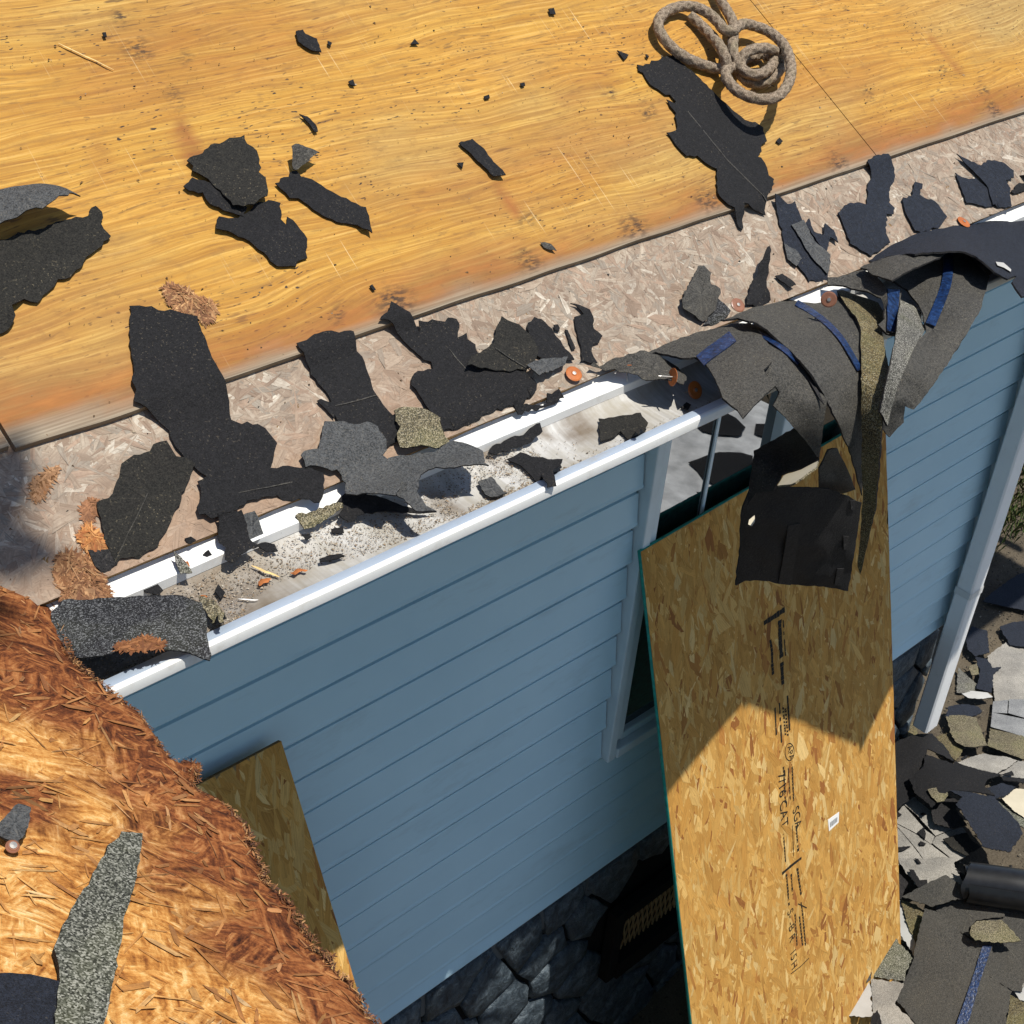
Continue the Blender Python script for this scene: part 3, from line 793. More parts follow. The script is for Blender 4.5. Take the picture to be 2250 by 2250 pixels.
HOLES = [(wing_ab(p), r) for p, r in (((42, 1765), .020), ((503, 1853), .030), ((480, 1880), .05), ((30, 1745), .045), ((600, 1925), .05), ((330, 1500), .03), ((195, 1650), .012))]
def rot_f(X, Yv, g):
    d = w_dist(X, Yv); nz = vnoise(X, Yv, 3.2, 11); n2 = vnoise(X, Yv, 11, 5)
    w = np.clip(1.25 - d / (.20 + .16 * nz) + .55 * n2 + 1.6 * np.clip((X + .75) / .35, 0, 1), 0, 1)[:, None]
    w = (g.uniform(0, 1, (len(X), 1)) < w) * .25 + w * .55
    c = pal_fresh(X, Yv, g) * (1 - w) + pal_rot(X, Yv, g) * w
    for (a, b), r in HOLES: c *= np.clip((np.hypot(X - a, Yv - b) / r), .08, 1)[:, None] ** .7
    c = c * (1 + .40 * vnoise(X, Yv, 24, 2)[:, None]); return c * .82 + c.mean(0) * .0 + .18 * c * (1 + vnoise(X, Yv, 7, 8)[:, None])
def rot_lift(X, Yv, g):
    d = w_dist(X, Yv); k = np.exp(-d / .025)
    return 2 * k, g.uniform(-.0008, .0012, len(X))
V, c, uv = flakes(wpoly_r, 5500, .024, .0026, 0.3, 1.3, rot_f, seed=9, hmax=.0007, tilt=.005, lift=rot_lift)
kf = np.repeat(w_dist(*V[:, :2].reshape(-1, 6, 2).mean(1).T) > .016, 6); V, c, uv = V[kf], c[kf], uv[kf]
# frayed fibres along the torn edge
fr = []
g2 = np.random.default_rng(3)
L = [0]
for (a, b) in zip(wp, wp[1:]): L.append(L[-1] + math.hypot(b[0] - a[0], b[1] - a[1]))
def along(t):
    for i in range(len(wp) - 1):
        if t <= L[i + 1]:
            k = (t - L[i]) / (L[i + 1] - L[i] + 1e-9); return wp[i][0] + (wp[i + 1][0] - wp[i][0]) * k, wp[i][1] + (wp[i + 1][1] - wp[i][1]) * k
    return wp[-1]
FV = []; FC = []; FU = []
for i in range(7000):
    a, b = along(g2.uniform(0, L[-1])); b0 = b; a += g2.normal(0, .002); b += abs(g2.normal(0, .007)) - .003
    A = g2.uniform(0, 6.28); ln = abs(g2.normal(.004, .004)) + .002; w = g2.uniform(.0005, .0018)
    el = g2.normal(-.25, .35); dv = np.array((math.cos(A) * math.cos(el), math.sin(A) * math.cos(el), math.sin(el))); pv = np.cross(dv, (g2.normal(0, .4), g2.normal(0, .4), 1)); pv /= np.linalg.norm(pv) + 1e-9
    o = np.array((a, b, -.011 * math.exp(-max(0, b - b0) / .018) - g2.uniform(-.003, .012)))
    for s, t in ((-.5, -.3), (-.2, -.5), (.3, -.45), (.5, .1), (.25, .5), (-.3, .5)): FV.append(o + dv * ln * s + pv * w * t)
    base = np.array([(.20, .08, .03), (.30, .14, .05), (.11, .045, .02), (.40, .22, .09), (.07, .03, .016)][g2.integers(0, 5)]) * g2.uniform(.7, 1.25)
    FC += [base] * 6; FU += [(x * ln + i, t * w) for x, t in ((-.5, 0), (-.2, 0), (.3, 0), (.5, 0), (.25, 0), (-.3, 0))]
AB = V[:, :2].reshape(-1, 6, 2).mean(1); dd = w_dist(AB[:, 0], AB[:, 1])
hh = -.011 * np.exp(-dd / .018) + .010 * vnoise(AB[:, 0], AB[:, 1], 4, 0) * np.exp(-dd / .3); V[:, 2] += np.repeat(hh, 6)
xv, xf, xm = slab(wpoly_r, .020, .012, lambda a, b: w_h(a, b) + .0035 * mnoise.noise(Vector((a * 26, b * 26, 3))) + .002 * mnoise.noise(Vector((a * 60, b * 60, 5))), 4)
V = np.concatenate([V, np.array(FV)]); c = np.concatenate([c, np.array(FC)]); uv = np.concatenate([uv, np.array(FU)])
XA = np.array(xv); xd = w_dist(XA[:, 0], XA[:, 1])
xw = np.clip(1.15 - xd / (.17 + .14 * vnoise(XA[:, 0], XA[:, 1], 3.2, 11)) + .5 * vnoise(XA[:, 0], XA[:, 1], 11, 5) + 1.3 * np.clip((XA[:, 0] + .85) / .25, 0, 1), 0, 1)
for (a, b), r in HOLES: xw = np.maximum(xw, np.clip(1.6 - np.hypot(XA[:, 0] - a, XA[:, 1] - b) / r, 0, 1.3))
wrv, wrf = [], []
for i in range(7):
    b = len(wrv); v, f = box_data(-4.6 + i * .6, -4.562 + i * .6, .14, 2.0, -.17, -.05)
    wrv += v; wrf += [tuple(k + b for k in q) for q in f]
wing = hpart("wing_roof", mesh("wing_roof", wrv, wrf, [MAT['wood']])); wing.matrix_local = Matrix.Translation((-2.2, 0, 0)) @ WMAT
o = hpart("strand_board_sheet", combo("strand_board_sheet", V, c, uv, MAT['osb_rot'], xv, xf, [MAT['rot_face'], MAT['rot']], xm, xw), wing)
o["label"] = "rotten orange-brown strand board with frayed torn edge at the lower left"
# ------------------------------------------------------------------ gutter and downspout
GX0, GX1 = .40, 6.2  # right end lengthened past the house corner to cast shade there
gut = empty("gutter", (2.0, -.6, 2.87)); GI = (-2.0, .6, -2.87)
tag(gut, "white aluminium gutter along the eave, choked with silt and torn shingle bits", "gutter")
def gpart(name, prof, mat, n=160, jit=.0008, x0=GX0, x1=GX1, thick=None, stain=None):
    v, f = extrude_x(prof, x0, x1, n)
    v = [(x, y + jit * mnoise.noise(Vector((x * 5, z * 9, 3))), z + jit * 1.5 * mnoise.noise(Vector((x * 4, y * 9, 1)))) for x, y, z in v]
    me = mesh(name, v, f, [mat], smooth=True)
    try: me.set_sharp_from_angle(angle=R(35))
    except Exception: pass
    if stain:
        c4 = np.ones((len(v), 4), np.float32); c4[:, 0] = [stain(*p) for p in v]
        me.color_attributes.new("stain", 'FLOAT_COLOR', 'POINT').data.foreach_set("color", c4.ravel())
    o = obj(name, me, gut); o.location = GI; return o
gpart("drip_edge", [(-.470, 3.0145 + .063 * TT - .0125), (-.531, 3.0005), (-.5335, 2.9985), (-.557, 2.992), (-.559, 2.990), (-.5585, 2.976), (-.556, 2.975)], MAT['white'], jit=.0015)
stn = [(hit(p, gut_z), r) for p, r in (((1275, 935), .045), ((1260, 960), .03), ((1070, 985), .03), ((980, 1110), .035), ((560, 1330), .06), ((1190, 940), .02))]
def gstain(x, y, z):
    s = .85 * sstep(.95, .78, x) + .35 * sstep(-.648, -.658, y)
    for q, r in stn: s = max(s, sstep(r, r * .2, math.hypot(x - q.x, (y - q.y) * .8)))
    return min(1, s + .25 * max(0, mnoise.noise(Vector((x * 3, y * 20, 0)))))
gpart("trough", [(-.5555, 2.978), (-.565, 2.969), (-.59, 2.9605), (-.62, 2.957), (-.645, 2.9575), (-.659, 2.962), (-.6632, 2.972)], MAT['alu'], n=300, stain=gstain)
gpart("lip", [(-.6630, 2.9715), (-.6638, 2.9765), (-.6655, 2.9785), (-.6915, 2.9895)], MAT['lip'])  # blue sky reflection on the lip's top put into its colour
gpart("rolled_edge", [(-.6915, 2.9897), (-.6965, 2.9905), (-.6995, 2.9885), (-.7005, 2.984), (-.7000, 2.9745), (-.6965, 2.9705)], MAT['white'])
gpart("front_face", [(-.6962, 2.9703), (-.680, 2.960), (-.660, 2.950), (-.640, 2.930), (-.620, 2.905), (-.600, 2.890), (-.534, 2.885)], MAT['white'])
for x in (2.62, 3.6, 5.0):
    gpart("seam", [(-.5570, 2.9925), (-.5575, 2.976), (-.59, 2.9625), (-.62, 2.959), (-.645, 2.9595), (-.661, 2.9725)], MAT['alu'], n=4, x0=x, x1=x + .016, jit=0)

ds = empty("downspout", (4.42, -.08, .3)); tag(ds, "white ribbed downspout at the house corner, lower end in sun", "downspout")
def ds_tube(name, cx, cy, w, d, z0, z1, mat, rib=True):
    prof = []
    n = 7
    for i in range(n * 2 + 1):          # ribbed front
        t = i / (n * 2); prof.append((cx - w / 2 + .006 + (w - .012) * t, cy - d / 2 - (.0022 if (i % 2 and rib) else 0)))
    prof += [(cx + w / 2, cy - d / 2 + .006)]
    for i in range(1, 6): prof.append((cx + w / 2 + (.0018 if (i % 2 and rib) else 0), cy - d / 2 + .006 + (d - .012) * i / 6))
    prof += [(cx + w / 2, cy + d / 2 - .006), (cx + w / 2 - .006, cy + d / 2), (cx - w / 2 + .006, cy + d / 2), (cx - w / 2, cy + d / 2 - .006), (cx - w / 2, cy - d / 2 + .006)]
    k = len(prof); N = 10; V = []; F = []
    for i in range(N + 1):
        z = z0 + (z1 - z0) * i / N; dx = .003 * mnoise.noise(Vector((z * 2, 1, 0)))
        V += [(x + dx - 4.42, y + .08, z - .3) for x, y in prof]
    for i in range(N):
        for j in range(k): a = i * k + j; b = i * k + (j + 1) % k; F.append((a, b, b + k, a + k))
    return obj(name, mesh(name, V, F, [mat]), ds)
ds_tube("pipe", 4.385, -.068, .088, .066, .28, 2.86, MAT['dswhite'])
ds_tube("strap", 4.385, -.068, .0935, .072, .955, .985, MAT['white'], False)

# ------------------------------------------------------------------ leaning strand boards
new_pal = palette([(.53, .290, .072), (.465, .236, .052), (.59, .360, .112), (.38, .168, .038), (.65, .44, .17), (.29, .112, .028), (.50, .263, .062)], [6, 5, 4, 1.6, 1.3, .7, 5], .13)
def lean_board(name, label, top, lean, w, length, roll, n, seed, edge_mat, ang=R(90)):
    d = Vector((0, -lean, -1)).normalized(); a = Vector((1, 0, 0)); nn = a.cross(-d)      # a: width, up: -d
    if nn.y > 0: nn = -nn
    q = Matrix.Rotation(roll, 3, nn); a = q @ a; d = q @ d
    Mx = Matrix((a, -d, a.cross(-d))).transposed().to_4x4(); Mx.translation = Vector(top) + d * length
    poly = rough_poly([(0, 0), (w, 0), (w, length), (0, length)], .1, .0012, seed)
    V, c, uv = flakes(poly, n, .125, .0165, ang, .34, new_pal, seed=seed, hmax=.0009, tilt=.004)
    V[:, 0] = np.clip(V[:, 0], .0, w); V[:, 1] = np.clip(V[:, 1], 0, length); V[:, 2] -= .0002
    xv, xf, xm = slab(poly, .2, .0118)
    o = obj(name, combo(name, V, c, uv, MAT['osb_new'], xv, xf, [MAT['wood'], edge_mat], xm)); o.matrix_world = Mx
    tag(o, label, "board"); return o, Mx
big, BM = lean_board("strand_board", "large golden strand board with black print and teal edge leaning on the window", (2.372, -.040, 2.010), .28, 1.085, 2.42, R(2.0), 21000, 31, MAT['green'])
small, SM = lean_board("strand_board", "shaded strand board leaning on the siding by the rotten eave", (.10, -.045, 2.02), .50, 1.165, 2.55, 0, 14000, 32, MAT['edge'])
BI = BM.inverted(); bn = (BM.to_3x3() @ Vector((0, 0, 1))); bd = bn.dot(BM.translation)
def bxy(p):
    q = BI @ on_plane(p, bn, bd); return q.x, q.y
pv, pf = [], []
pr = random.Random(4)
def ink_quad(pts, z=.0016):
    b = len(pv); pv.extend([(x, y, z) for x, y in pts]); pf.append(tuple(range(b, b + len(pts))))
def ink_line(c, pts, wpx, broken=.0, seg=None):
    """printed bar with gaps between strands"""
    P = [bxy(p) for p in px(c, pts)]
    for a, b in zip(P, P[1:]):
        L = math.hypot(b[0] - a[0], b[1] - a[1]); k = max(1, int(L / .012)); dx, dy = (b[0] - a[0]) / L, (b[1] - a[1]) / L; w = wpx * .00125
        for i in range(k):
            if pr.random() < broken: continue
            t0, t1 = (i + pr.uniform(-.02, .04)) / k * L, (i + 1 - pr.uniform(-.02, .06)) / k * L; j = pr.uniform(-.08, .08) * w; w1 = w * pr.uniform(.85, 1.1)
            q = [(a[0] + dx * t0 - dy * (w1 / 2 + j), a[1] + dy * t0 + dx * (w1 / 2 + j)), (a[0] + dx * t1 - dy * w1 / 2, a[1] + dy * t1 + dx * w1 / 2), (a[0] + dx * t1 + dy * (w1 / 2 + j), a[1] + dy * t1 - dx * (w1 / 2 + j)), (a[0] + dx * t0 + dy * w1 / 2, a[1] + dy * t0 - dx * w1 / 2)]
            ink_quad(q[::-1] if (q[1][0] - q[0][0]) * (q[2][1] - q[0][1]) - (q[2][0] - q[0][0]) * (q[1][1] - q[0][1]) < 0 else q)
ink_line('R', [(180, 335), (290, 265), (405, 185)], 14)
ink_line('R', [(350, 300), (352, 420), (358, 560), (370, 700), (375, 840), (383, 985)], 13, .03)
ink_line('R', [(250, 510), (268, 640), (270, 760), (280, 880)], 9, .05)
ink_line('R', [(385, 300), (395, 460), (412, 680)], 4, .3)
for xs, (y0, y1), w, b in (((300, 315), (1230, 1520), 5, .1), ((345, 370), (1140, 1600), 5, .08), ((432, 458), (1100, 1510), 6, .08)):
    ink_line('R', [(xs[0], y0), (xs[1], y1)], w, b)
for k in range(9):      # small illegible characters between the bars
    for xx in (388, 412):
        y = 1240 + k * 34 + pr.uniform(-6, 6); ink_line('R', [(xx - 10 + k * 3, y + 10), (xx + 8 + k * 3, y - 8)], 3); ink_line('R', [(xx - 8 + k * 3, y - 8), (xx + 6 + k * 3, y + 12)], 2.4)
# grade stamp: ring with two capital letters
ring = [(455 + 48 * math.cos(t * .2617), 1700 + 92 * math.sin(t * .2617)) for t in range(25)]
for a, b in zip(ring, ring[1:]): ink_line('R', [a, b], 2.2)
for k in range(13):
    y = 1770 + k * 30
for col, (y0, y1), (xa, xb), w in (((0), (20, 330), (385, 400), 6), ((1), (30, 320), (352, 372), 4), ((2), (20, 330), (312, 330), 6), ((3), (520, 740), (420, 438), 7), ((4), (590, 830), (312, 330), 5), ((5), (520, 780), (388, 400), 2.2),
                                   ((6), (880, 1110), (430, 462), 7), ((7), (930, 1130), (378, 392), 6), ((8), (930, 1200), (338, 360), 6), ((9), (1170, 1290), (462, 478), 5), ((10), (1290, 1540), (448, 475), 6), ((11), (1290, 1540), (478, 500), 6), ((12), (1270, 1540), (410, 428), 5)):
    n = max(2, int((y1 - y0) / 26))
    for i in range(n):
        ya = y0 + (y1 - y0) * i / n; yb = ya + (y1 - y0) / n * .78; xa_ = xa + (xb - xa) * i / n; xb_ = xa + (xb - xa) * (i + .78) / n
        ink_line('Z', [(xa_, ya), (xb_, yb)], w * pr.uniform(.6, 1.1), .06)
        ink_line('Z', [(xa_ - w * 1.2, ya + 6), (xa_ + w * 1.2, ya - 6)], 2)
ink_line('Z', [(300, 925), (380, 855), (465, 790)], 8)
ink_line('Z', [(375, 1775), (460, 1710), (530, 1640)], 3)
ink_line('Z', [(435, 1180), (510, 1215)], 3)
me = mesh("print", pv, pf, [MAT['ink']]); o = obj("print", me, big); o["label"] = "black grade print running down the golden board"; o["kind"] = 'stuff'
def text_part(txt, c, p0, p1, size_px, parent_obj):
    a, b = [bxy(p) for p in px(c, [p0, p1])]
    cu = bpy.data.curves.new("print", 'FONT'); cu.body = txt; cu.size = size_px * .00125; cu.fill_mode = 'FRONT'
    t = bpy.data.objects.new("tmp", cu); COL.objects.link(t); dg = bpy.context.evaluated_depsgraph_get(); dg.update()
    me = bpy.data.meshes.new_from_object(t.evaluated_get(dg)); bpy.data.objects.remove(t)
    me.materials.clear(); me.materials.append(MAT['ink']); me.name = "print"
    o = obj("print", me, parent_obj); o["kind"] = 'stuff'; o.location = (a[0], a[1], .0017); o.rotation_euler = (0, 0, math.atan2(b[1] - a[1], b[0] - a[0])); return o
text_part("7/16 CAT", 'Z', (266, 82), (285, 385), 40, big)
text_part("SGA", 'Z', (388, 385), (410, 510), 36, big)
text_part("APA", 'R', (432, 1650), (450, 1760), 24, big)
for k, yy in enumerate((1250, 1350, 1465, 1590, 1690)): text_part(("S-", "-B", "R", "15", "H")[k], 'Z', (345 + k * 8, yy), (352 + k * 8, yy + 60), 34, big)
# bar-code sticker
sq = [bxy(p) for p in px('I', [(820, 775), (883, 730), (880, 790), (826, 840)])]
me = mesh("sticker", [(x, y, .0019) for x, y in sq] + [(x, y, .0012) for x, y in sq], [(3, 2, 1, 0), (0, 1, 5, 4), (1, 2, 6, 5), (2, 3, 7, 6), (3, 0, 4, 7)], [MAT['sticker']])
st = obj("sticker", me, big); st["label"] = "small white sticker on the golden board"
bv, bf = [], []
def sq_at(u, v):
    a = [sq[3][i] + (sq[2][i] - sq[3][i]) * u for i in (0, 1)]; b = [sq[0][i] + (sq[1][i] - sq[0][i]) * u for i in (0, 1)]
    return (a[0] + (b[0] - a[0]) * v, a[1] + (b[1] - a[1]) * v, .0022)
u = .14
while u < .86:
    wd = pr.uniform(.015, .05); n = len(bv); bv += [sq_at(u, .22), sq_at(u + wd, .22), sq_at(u + wd, .66), sq_at(u, .66)]; bf.append((n, n + 1, n + 2, n + 3)); u += wd + pr.uniform(.02, .05)
tag(obj("bar_lines", mesh("bar_lines", bv, bf, [MAT['panel']]), st), kind='stuff')

# ------------------------------------------------------------------ rope
RP = [(860, -90, 2), (900, 0, 2), (960, 100, 2.2), (1005, 190, 2.6), (1010, 300, 3.4), (1005, 400, 4.2), (1030, 520, 3.6), (1060, 610, 2.4), (1130, 690, 2.2), (1240, 705, 2.6), (1350, 650, 2.6), (1425, 560, 2.4), (1400, 470, 3.4), (1310, 415, 5),
      (1200, 415, 5.2), (1110, 455, 4.6), (1070, 540, 3.4), (1110, 610, 4.0), (1210, 635, 4.8), (1310, 590, 4.4), (1350, 510, 3.2), (1250, 460, 1.6), (1120, 500, 1.6), (1010, 560, 2.6), (950, 600, 3.6), (955, 670, 4.2),
      (1030, 760, 5.0), (1140, 820, 6.0), (1270, 845, 7.2), (1390, 815, 8.0), (1470, 720, 8.0), (1500, 600, 7.4), (1480, 470, 6.4), (1420, 360, 5.2), (1320, 275, 4.0), (1200, 225, 3.4), (1090, 205, 4.4), (1000, 260, 5.2), (930, 250, 4.8),
      (880, 190, 4.2), (800, 115, 3.4), (690, 62, 2.6), (570, 55, 2.0), (460, 88, 1.8), (388, 150, 2.2), (372, 225, 2.4), (415, 320, 2.2), (500, 415, 1.8), (600, 485, 1.6), (720, 540, 1.4), (850, 580, 1.4), (940, 570, 2.8), (935, 470, 4.2), (860, 345, 2.6), (745, 225, 1.6), (640, 130, 1.3)]
path = []
for x, y, h in RP:
    p = px('O', [(x, y)])[0]; k = h * .01
    q = hit(p, lambda a, b: deck_z(a, b) + k / CT); path.append(q)
path = catmull(path, 14)
def tube(path, rad, ns, dispf):
    V = []; F = []; U = []; Cc = []
    T = Vector((0, 0, 1)); L = 0
    for i, p in enumerate(path):
        t = (path[min(i + 1, len(path) - 1)] - path[max(i - 1, 0)]).normalized()
        if i == 0: nn = t.orthogonal().normalized()
        else: nn = (nn - t * nn.dot(t)).normalized(); L += (p - path[i - 1]).length
        bb = t.cross(nn)
        for j in range(ns):
            a = 2 * math.pi * j / ns; dsp, cc = dispf(L, a)
            V.append(p + (nn * math.cos(a) + bb * math.sin(a)) * (rad + dsp)); Cc.append(cc)
    m = len(path)
    for i in range(m - 1):
        for j in range(ns): a = i * ns + j; b = i * ns + (j + 1) % ns; F.append((a, b, b + ns, a + ns))
    F.append(tuple(reversed(range(ns)))); F.append(tuple(range((m - 1) * ns, m * ns)))
    return V, F, Cc
def resample(P, step):
    out = [P[0]]; acc = 0
    for a, b in zip(P, P[1:]):
        d = (b - a).length
        while acc + d >= step:
            t = (step - acc) / d; a = a + (b - a) * t; out.append(a); d = (b - a).length; acc = 0
        acc += d
    return out
path = resample(path, .0022)
def braid(L, a):
    s = math.sin(4 * a + L * 230); c_ = math.sin(4 * a - L * 230)
    q = max(s, c_); return .0011 * q, .80 + .28 * q
rv, rf, rc = tube(path, .0096, 20, braid)
ro = path[0]
me = mesh("rope", [v - ro for v in rv], rf, [MAT['rope']], smooth=True)
c4 = np.ones((len(rv), 4), np.float32); c4[:, :3] = np.array(rc)[:, None]
me.color_attributes.new("Col", 'FLOAT_COLOR', 'POINT').data.foreach_set("color", c4.ravel())
rope = tag(obj("rope", me, None, ro), "tan braided rope knotted in loose loops on the plywood", "rope")
g3 = np.random.default_rng(8); FV = []; FC = []
for i in range(5200):       # fuzz
    k = g3.integers(0, len(rv)); p = np.array(rv[k] - ro); c0 = np.array(path[k // 20] - ro); out = (p - c0) / (np.linalg.norm(p - c0) + 1e-9)
    d = out * .7 + g3.normal(0, .6, 3); d /= np.linalg.norm(d); ln = g3.uniform(.0015, .005); w = np.cross(d, g3.normal(0, 1, 3)); w = w / (np.linalg.norm(w) + 1e-9) * .00022
    FV += [p - w, p + w, p + d * ln]; FC += [np.array((.42, .35, .27)) * g3.uniform(.5, 1.3)] * 3
tag(obj("fibre_fuzz", fast_polys("fibre_fuzz", np.array(FV), 3, MAT['vcol'], np.array(FC)), rope), kind='stuff')
# ------------------------------------------------------------------ torn scraps
SEED = [100]
def scrap(name, label, c, pts, surf=deck_z, mats=('felt', 'felt'), off=.001, lifts=(), wave=.0022, thick=.0018, cat="shingle scrap", group=None, tear=.0035, grid=None, wf=9, extra=()):
    """an irregular sheet lying on a surface: outline in plan, raised where it curls"""
    SEED[0] += 1; sd = SEED[0]
    P = [hit(p, surf) for p in px(c, pts)] + [Vector((x, y, 0)) for x, y in extra]
    pl = [(p.x, p.y) for p in P]
    size = max(max(p[0] for p in pl) - min(p[0] for p in pl), max(p[1] for p in pl) - min(p[1] for p in pl))
    g = grid or max(.006, size / 22)
    pl = rough_poly(pl, max(.004, min(.007, size / 14)), min(tear, size * .03), sd)
    v2, tr = fill(pl, g, sd)
    LF = [(hit(px(cc, [q])[0], surf), r, h) for cc, q, r, h in lifts]
    out = []
    for x, y in v2:
        z = max(surf(x, y), surf(x, y + .014) - .006 if y > EY else -9, surf(x, y - .012) if y > EY + .02 else -9) + off + max(-.0006, wave * (.5 + mnoise.noise(Vector((x * wf, y * wf, sd * 1.37))) + .25 * mnoise.noise(Vector((x * wf * 4, y * wf * 4, sd)))))
        for q, r, h in LF:
            d2 = ((x - q.x) ** 2 + (y - q.y) ** 2) / (r * r); z += h * math.exp(-d2)
        out.append((x, y, z + thick))
    o = shell(name, out, tr, thick, [MAT[m] for m in mats])
    if label: tag(o, label, cat, group)
    return o
D = deck_z
FS = "felt_scrap"
# --- on the plywood, left
scrap(FS, "large olive-black scrap at the left edge, underneath a grey curled one", 'A', [(-60, 1450), (0, 1380), (430, 1250), (505, 1245), (520, 1200), (545, 1190), (580, 1225), (590, 1320), (630, 1360), (400, 1590), (330, 1600), (310, 1640), (215, 1735), (140, 1720), (110, 1760), (75, 1790), (95, 1840), (20, 1905), (-60, 1940)], mats=('felt_o', 'felt'), lifts=[('A', (90, 1800), .02, .012)])
scrap(FS, "grey-black curled scrap lying on an olive one at the left edge", 'A', [(-50, 1205), (130, 1190), (240, 1180), (350, 1205), (430, 1245), (470, 1248), (430, 1270), (410, 1320), (340, 1360), (265, 1400), (230, 1390), (120, 1420), (-50, 1435)], mats=('felt_g', 'felt'), off=.006, lifts=[('A', (300, 1390), .07, .022), ('A', (100, 1430), .08, .022), ('A', (400, 1320), .04, .02)])
scrap(FS, "black torn scrap pointing at a dark streak, topmost of three overlapping", 'A', [(1060, 940), (1180, 870), (1300, 815), (1385, 800), (1400, 850), (1455, 890), (1480, 990), (1465, 1020), (1505, 1060), (1520, 1150), (1490, 1185), (1440, 1230), (1380, 1240), (1320, 1220), (1250, 1120), (1150, 1030), (1090, 1000), (1095, 970)], mats=('felt_o', 'felt'), off=.005, lifts=[('A', (1420, 1235), .035, .010), ('A', (1510, 1120), .03, .008)])
scrap(FS, "narrow grey scrap sticking out left from under a black one", 'A', [(1040, 1080), (1090, 1030), (1180, 1060), (1300, 1100), (1400, 1200), (1380, 1250), (1340, 1240), (1290, 1225), (1190, 1180), (1150, 1115), (1070, 1105)], mats=('felt', 'felt'), off=.0015)
scrap(FS, "black scrap with a notched right side, lowest of three overlapping", 'A', [(1225, 1330), (1240, 1260), (1320, 1260), (1390, 1230), (1440, 1180), (1520, 1155), (1590, 1170), (1590, 1260), (1620, 1290), (1625, 1245), (1660, 1265), (1740, 1370), (1730, 1440), (1740, 1480), (1685, 1500), (1675, 1530), (1570, 1530), (1530, 1500), (1440, 1410), (1380, 1370), (1290, 1340)], lifts=[('A', (1230, 1300), .03, .006)])
scrap(FS, "bent black strip with its upper end folded over an olive flap", '', [(605, 411), (652, 383), (662, 396), (685, 401), (750, 440), (804, 462), (811, 482), (818, 528), (797, 517), (785, 505), (750, 497), (699, 474), (656, 443), (637, 443)], lifts=[('', (810, 525), .02, .008)])
scrap(FS, "small olive flap standing up behind a bent black strip", 'A', [(1660, 1010), (1650, 930), (1690, 920), (1740, 930), (1810, 945), (1750, 990), (1690, 1015)], mats=('felt_br', 'felt'), off=.006, lifts=[('A', (1680, 940), .02, .02), ('A', (1790, 945), .02, .012)])
scrap(FS, "small black diamond scrap high on the plywood", 'A', [(1675, 200), (1715, 190), (1730, 215), (1795, 240), (1820, 315), (1760, 305), (1690, 260)])
scrap(FS, "thin black curved sliver below the diamond scrap", 'A', [(1695, 665), (1740, 680), (1790, 730), (1800, 765), (1780, 768), (1750, 720)])
scrap(FS, "long black curved strip alone in the middle of the plywood", 'B', [(665, 830), (740, 805), (805, 860), (860, 940), (910, 1000), (928, 1030), (860, 1025), (790, 950), (720, 880)], lifts=[('B', (925, 1030), .02, .006)])
bits = [('B', [(655, 940), (692, 935), (685, 970)]), ('B', [(390, 270), (415, 240), (440, 268)]), ('B', [(1170, 70), (1200, 65), (1212, 100), (1180, 98)]), ('B', [(40, 480), (68, 468), (78, 505), (52, 500)]),
        ('B', [(1560, 300), (1625, 325), (1600, 355)]), ('A', [(580, 203), (600, 200), (607, 226), (590, 228)]), ('A', [(1855, 250), (1880, 262), (1870, 280), (1855, 270)]), ('B', [(160, 1640), (175, 1630), (195, 1660), (180, 1665)]),
        ('B', [(805, 560), (835, 550), (840, 570), (815, 576)]), ('B', [(1010, 488), (1035, 482), (1040, 500), (1020, 506)]), ('C', [(525, 815), (545, 795), (565, 815), (545, 830)]), ('B', [(1720, 325), (1740, 335), (1735, 348), (1722, 340)])]
chip_l = ("tiny black triangle left of the long curved strip", "tiny black chip high in the middle, above a second crumb", "black chip near the top edge left of the rope", "black chip right of the diamond scrap and lower", "black triangle left of the rope loops", "tiny black rectangle at the upper left near the pale splinter",
          "crumb just right of the small diamond scrap", "crumb beside a mould spot at the plywood's lower left edge", "crumb in the middle of the plywood above the curved strip", "crumb right of the middle crumb, same height", "grey crumb on plywood right of the long holed scrap", "crumb between the black triangle and the long holed scrap")
for chl, (c_, p_) in zip(chip_l, bits):
    scrap("felt_chip", chl, c_, p_, cat="felt chip", group="tiny felt chips on the plywood", grid=.01, wave=.002)
scrap(FS, "long black torn scrap with a small hole below the rope", '', px('O', [(190, 570), (240, 580), (300, 565), (310, 535), (370, 535), (400, 510), (490, 495), (560, 560), (700, 680), (850, 830), (1000, 970), (1100, 1050), (1190, 1065), (1260, 1110), (1275, 1180), (1290, 1230), (1245, 1260), (1245, 1320), (1215, 1365), (1240, 1370), (1275, 1420), (1305, 1520), (1350, 1550), (1330, 1660), (1285, 1740), (1280, 1850), (1190, 1830), (1090, 1795)])
      + [(1630, 512), (1622, 507), (1611, 478)] + px('O', [(960, 1790), (890, 1700), (870, 1640), (865, 1460), (800, 1430), (700, 1350), (610, 1350), (540, 1280), (490, 1210), (440, 1150), (520, 1130), (520, 990), (470, 930), (440, 870), (505, 905), (520, 890), (470, 830), (430, 830), (300, 740), (240, 640), (200, 620)]), mats=('felt', 'felt'), wave=.003)
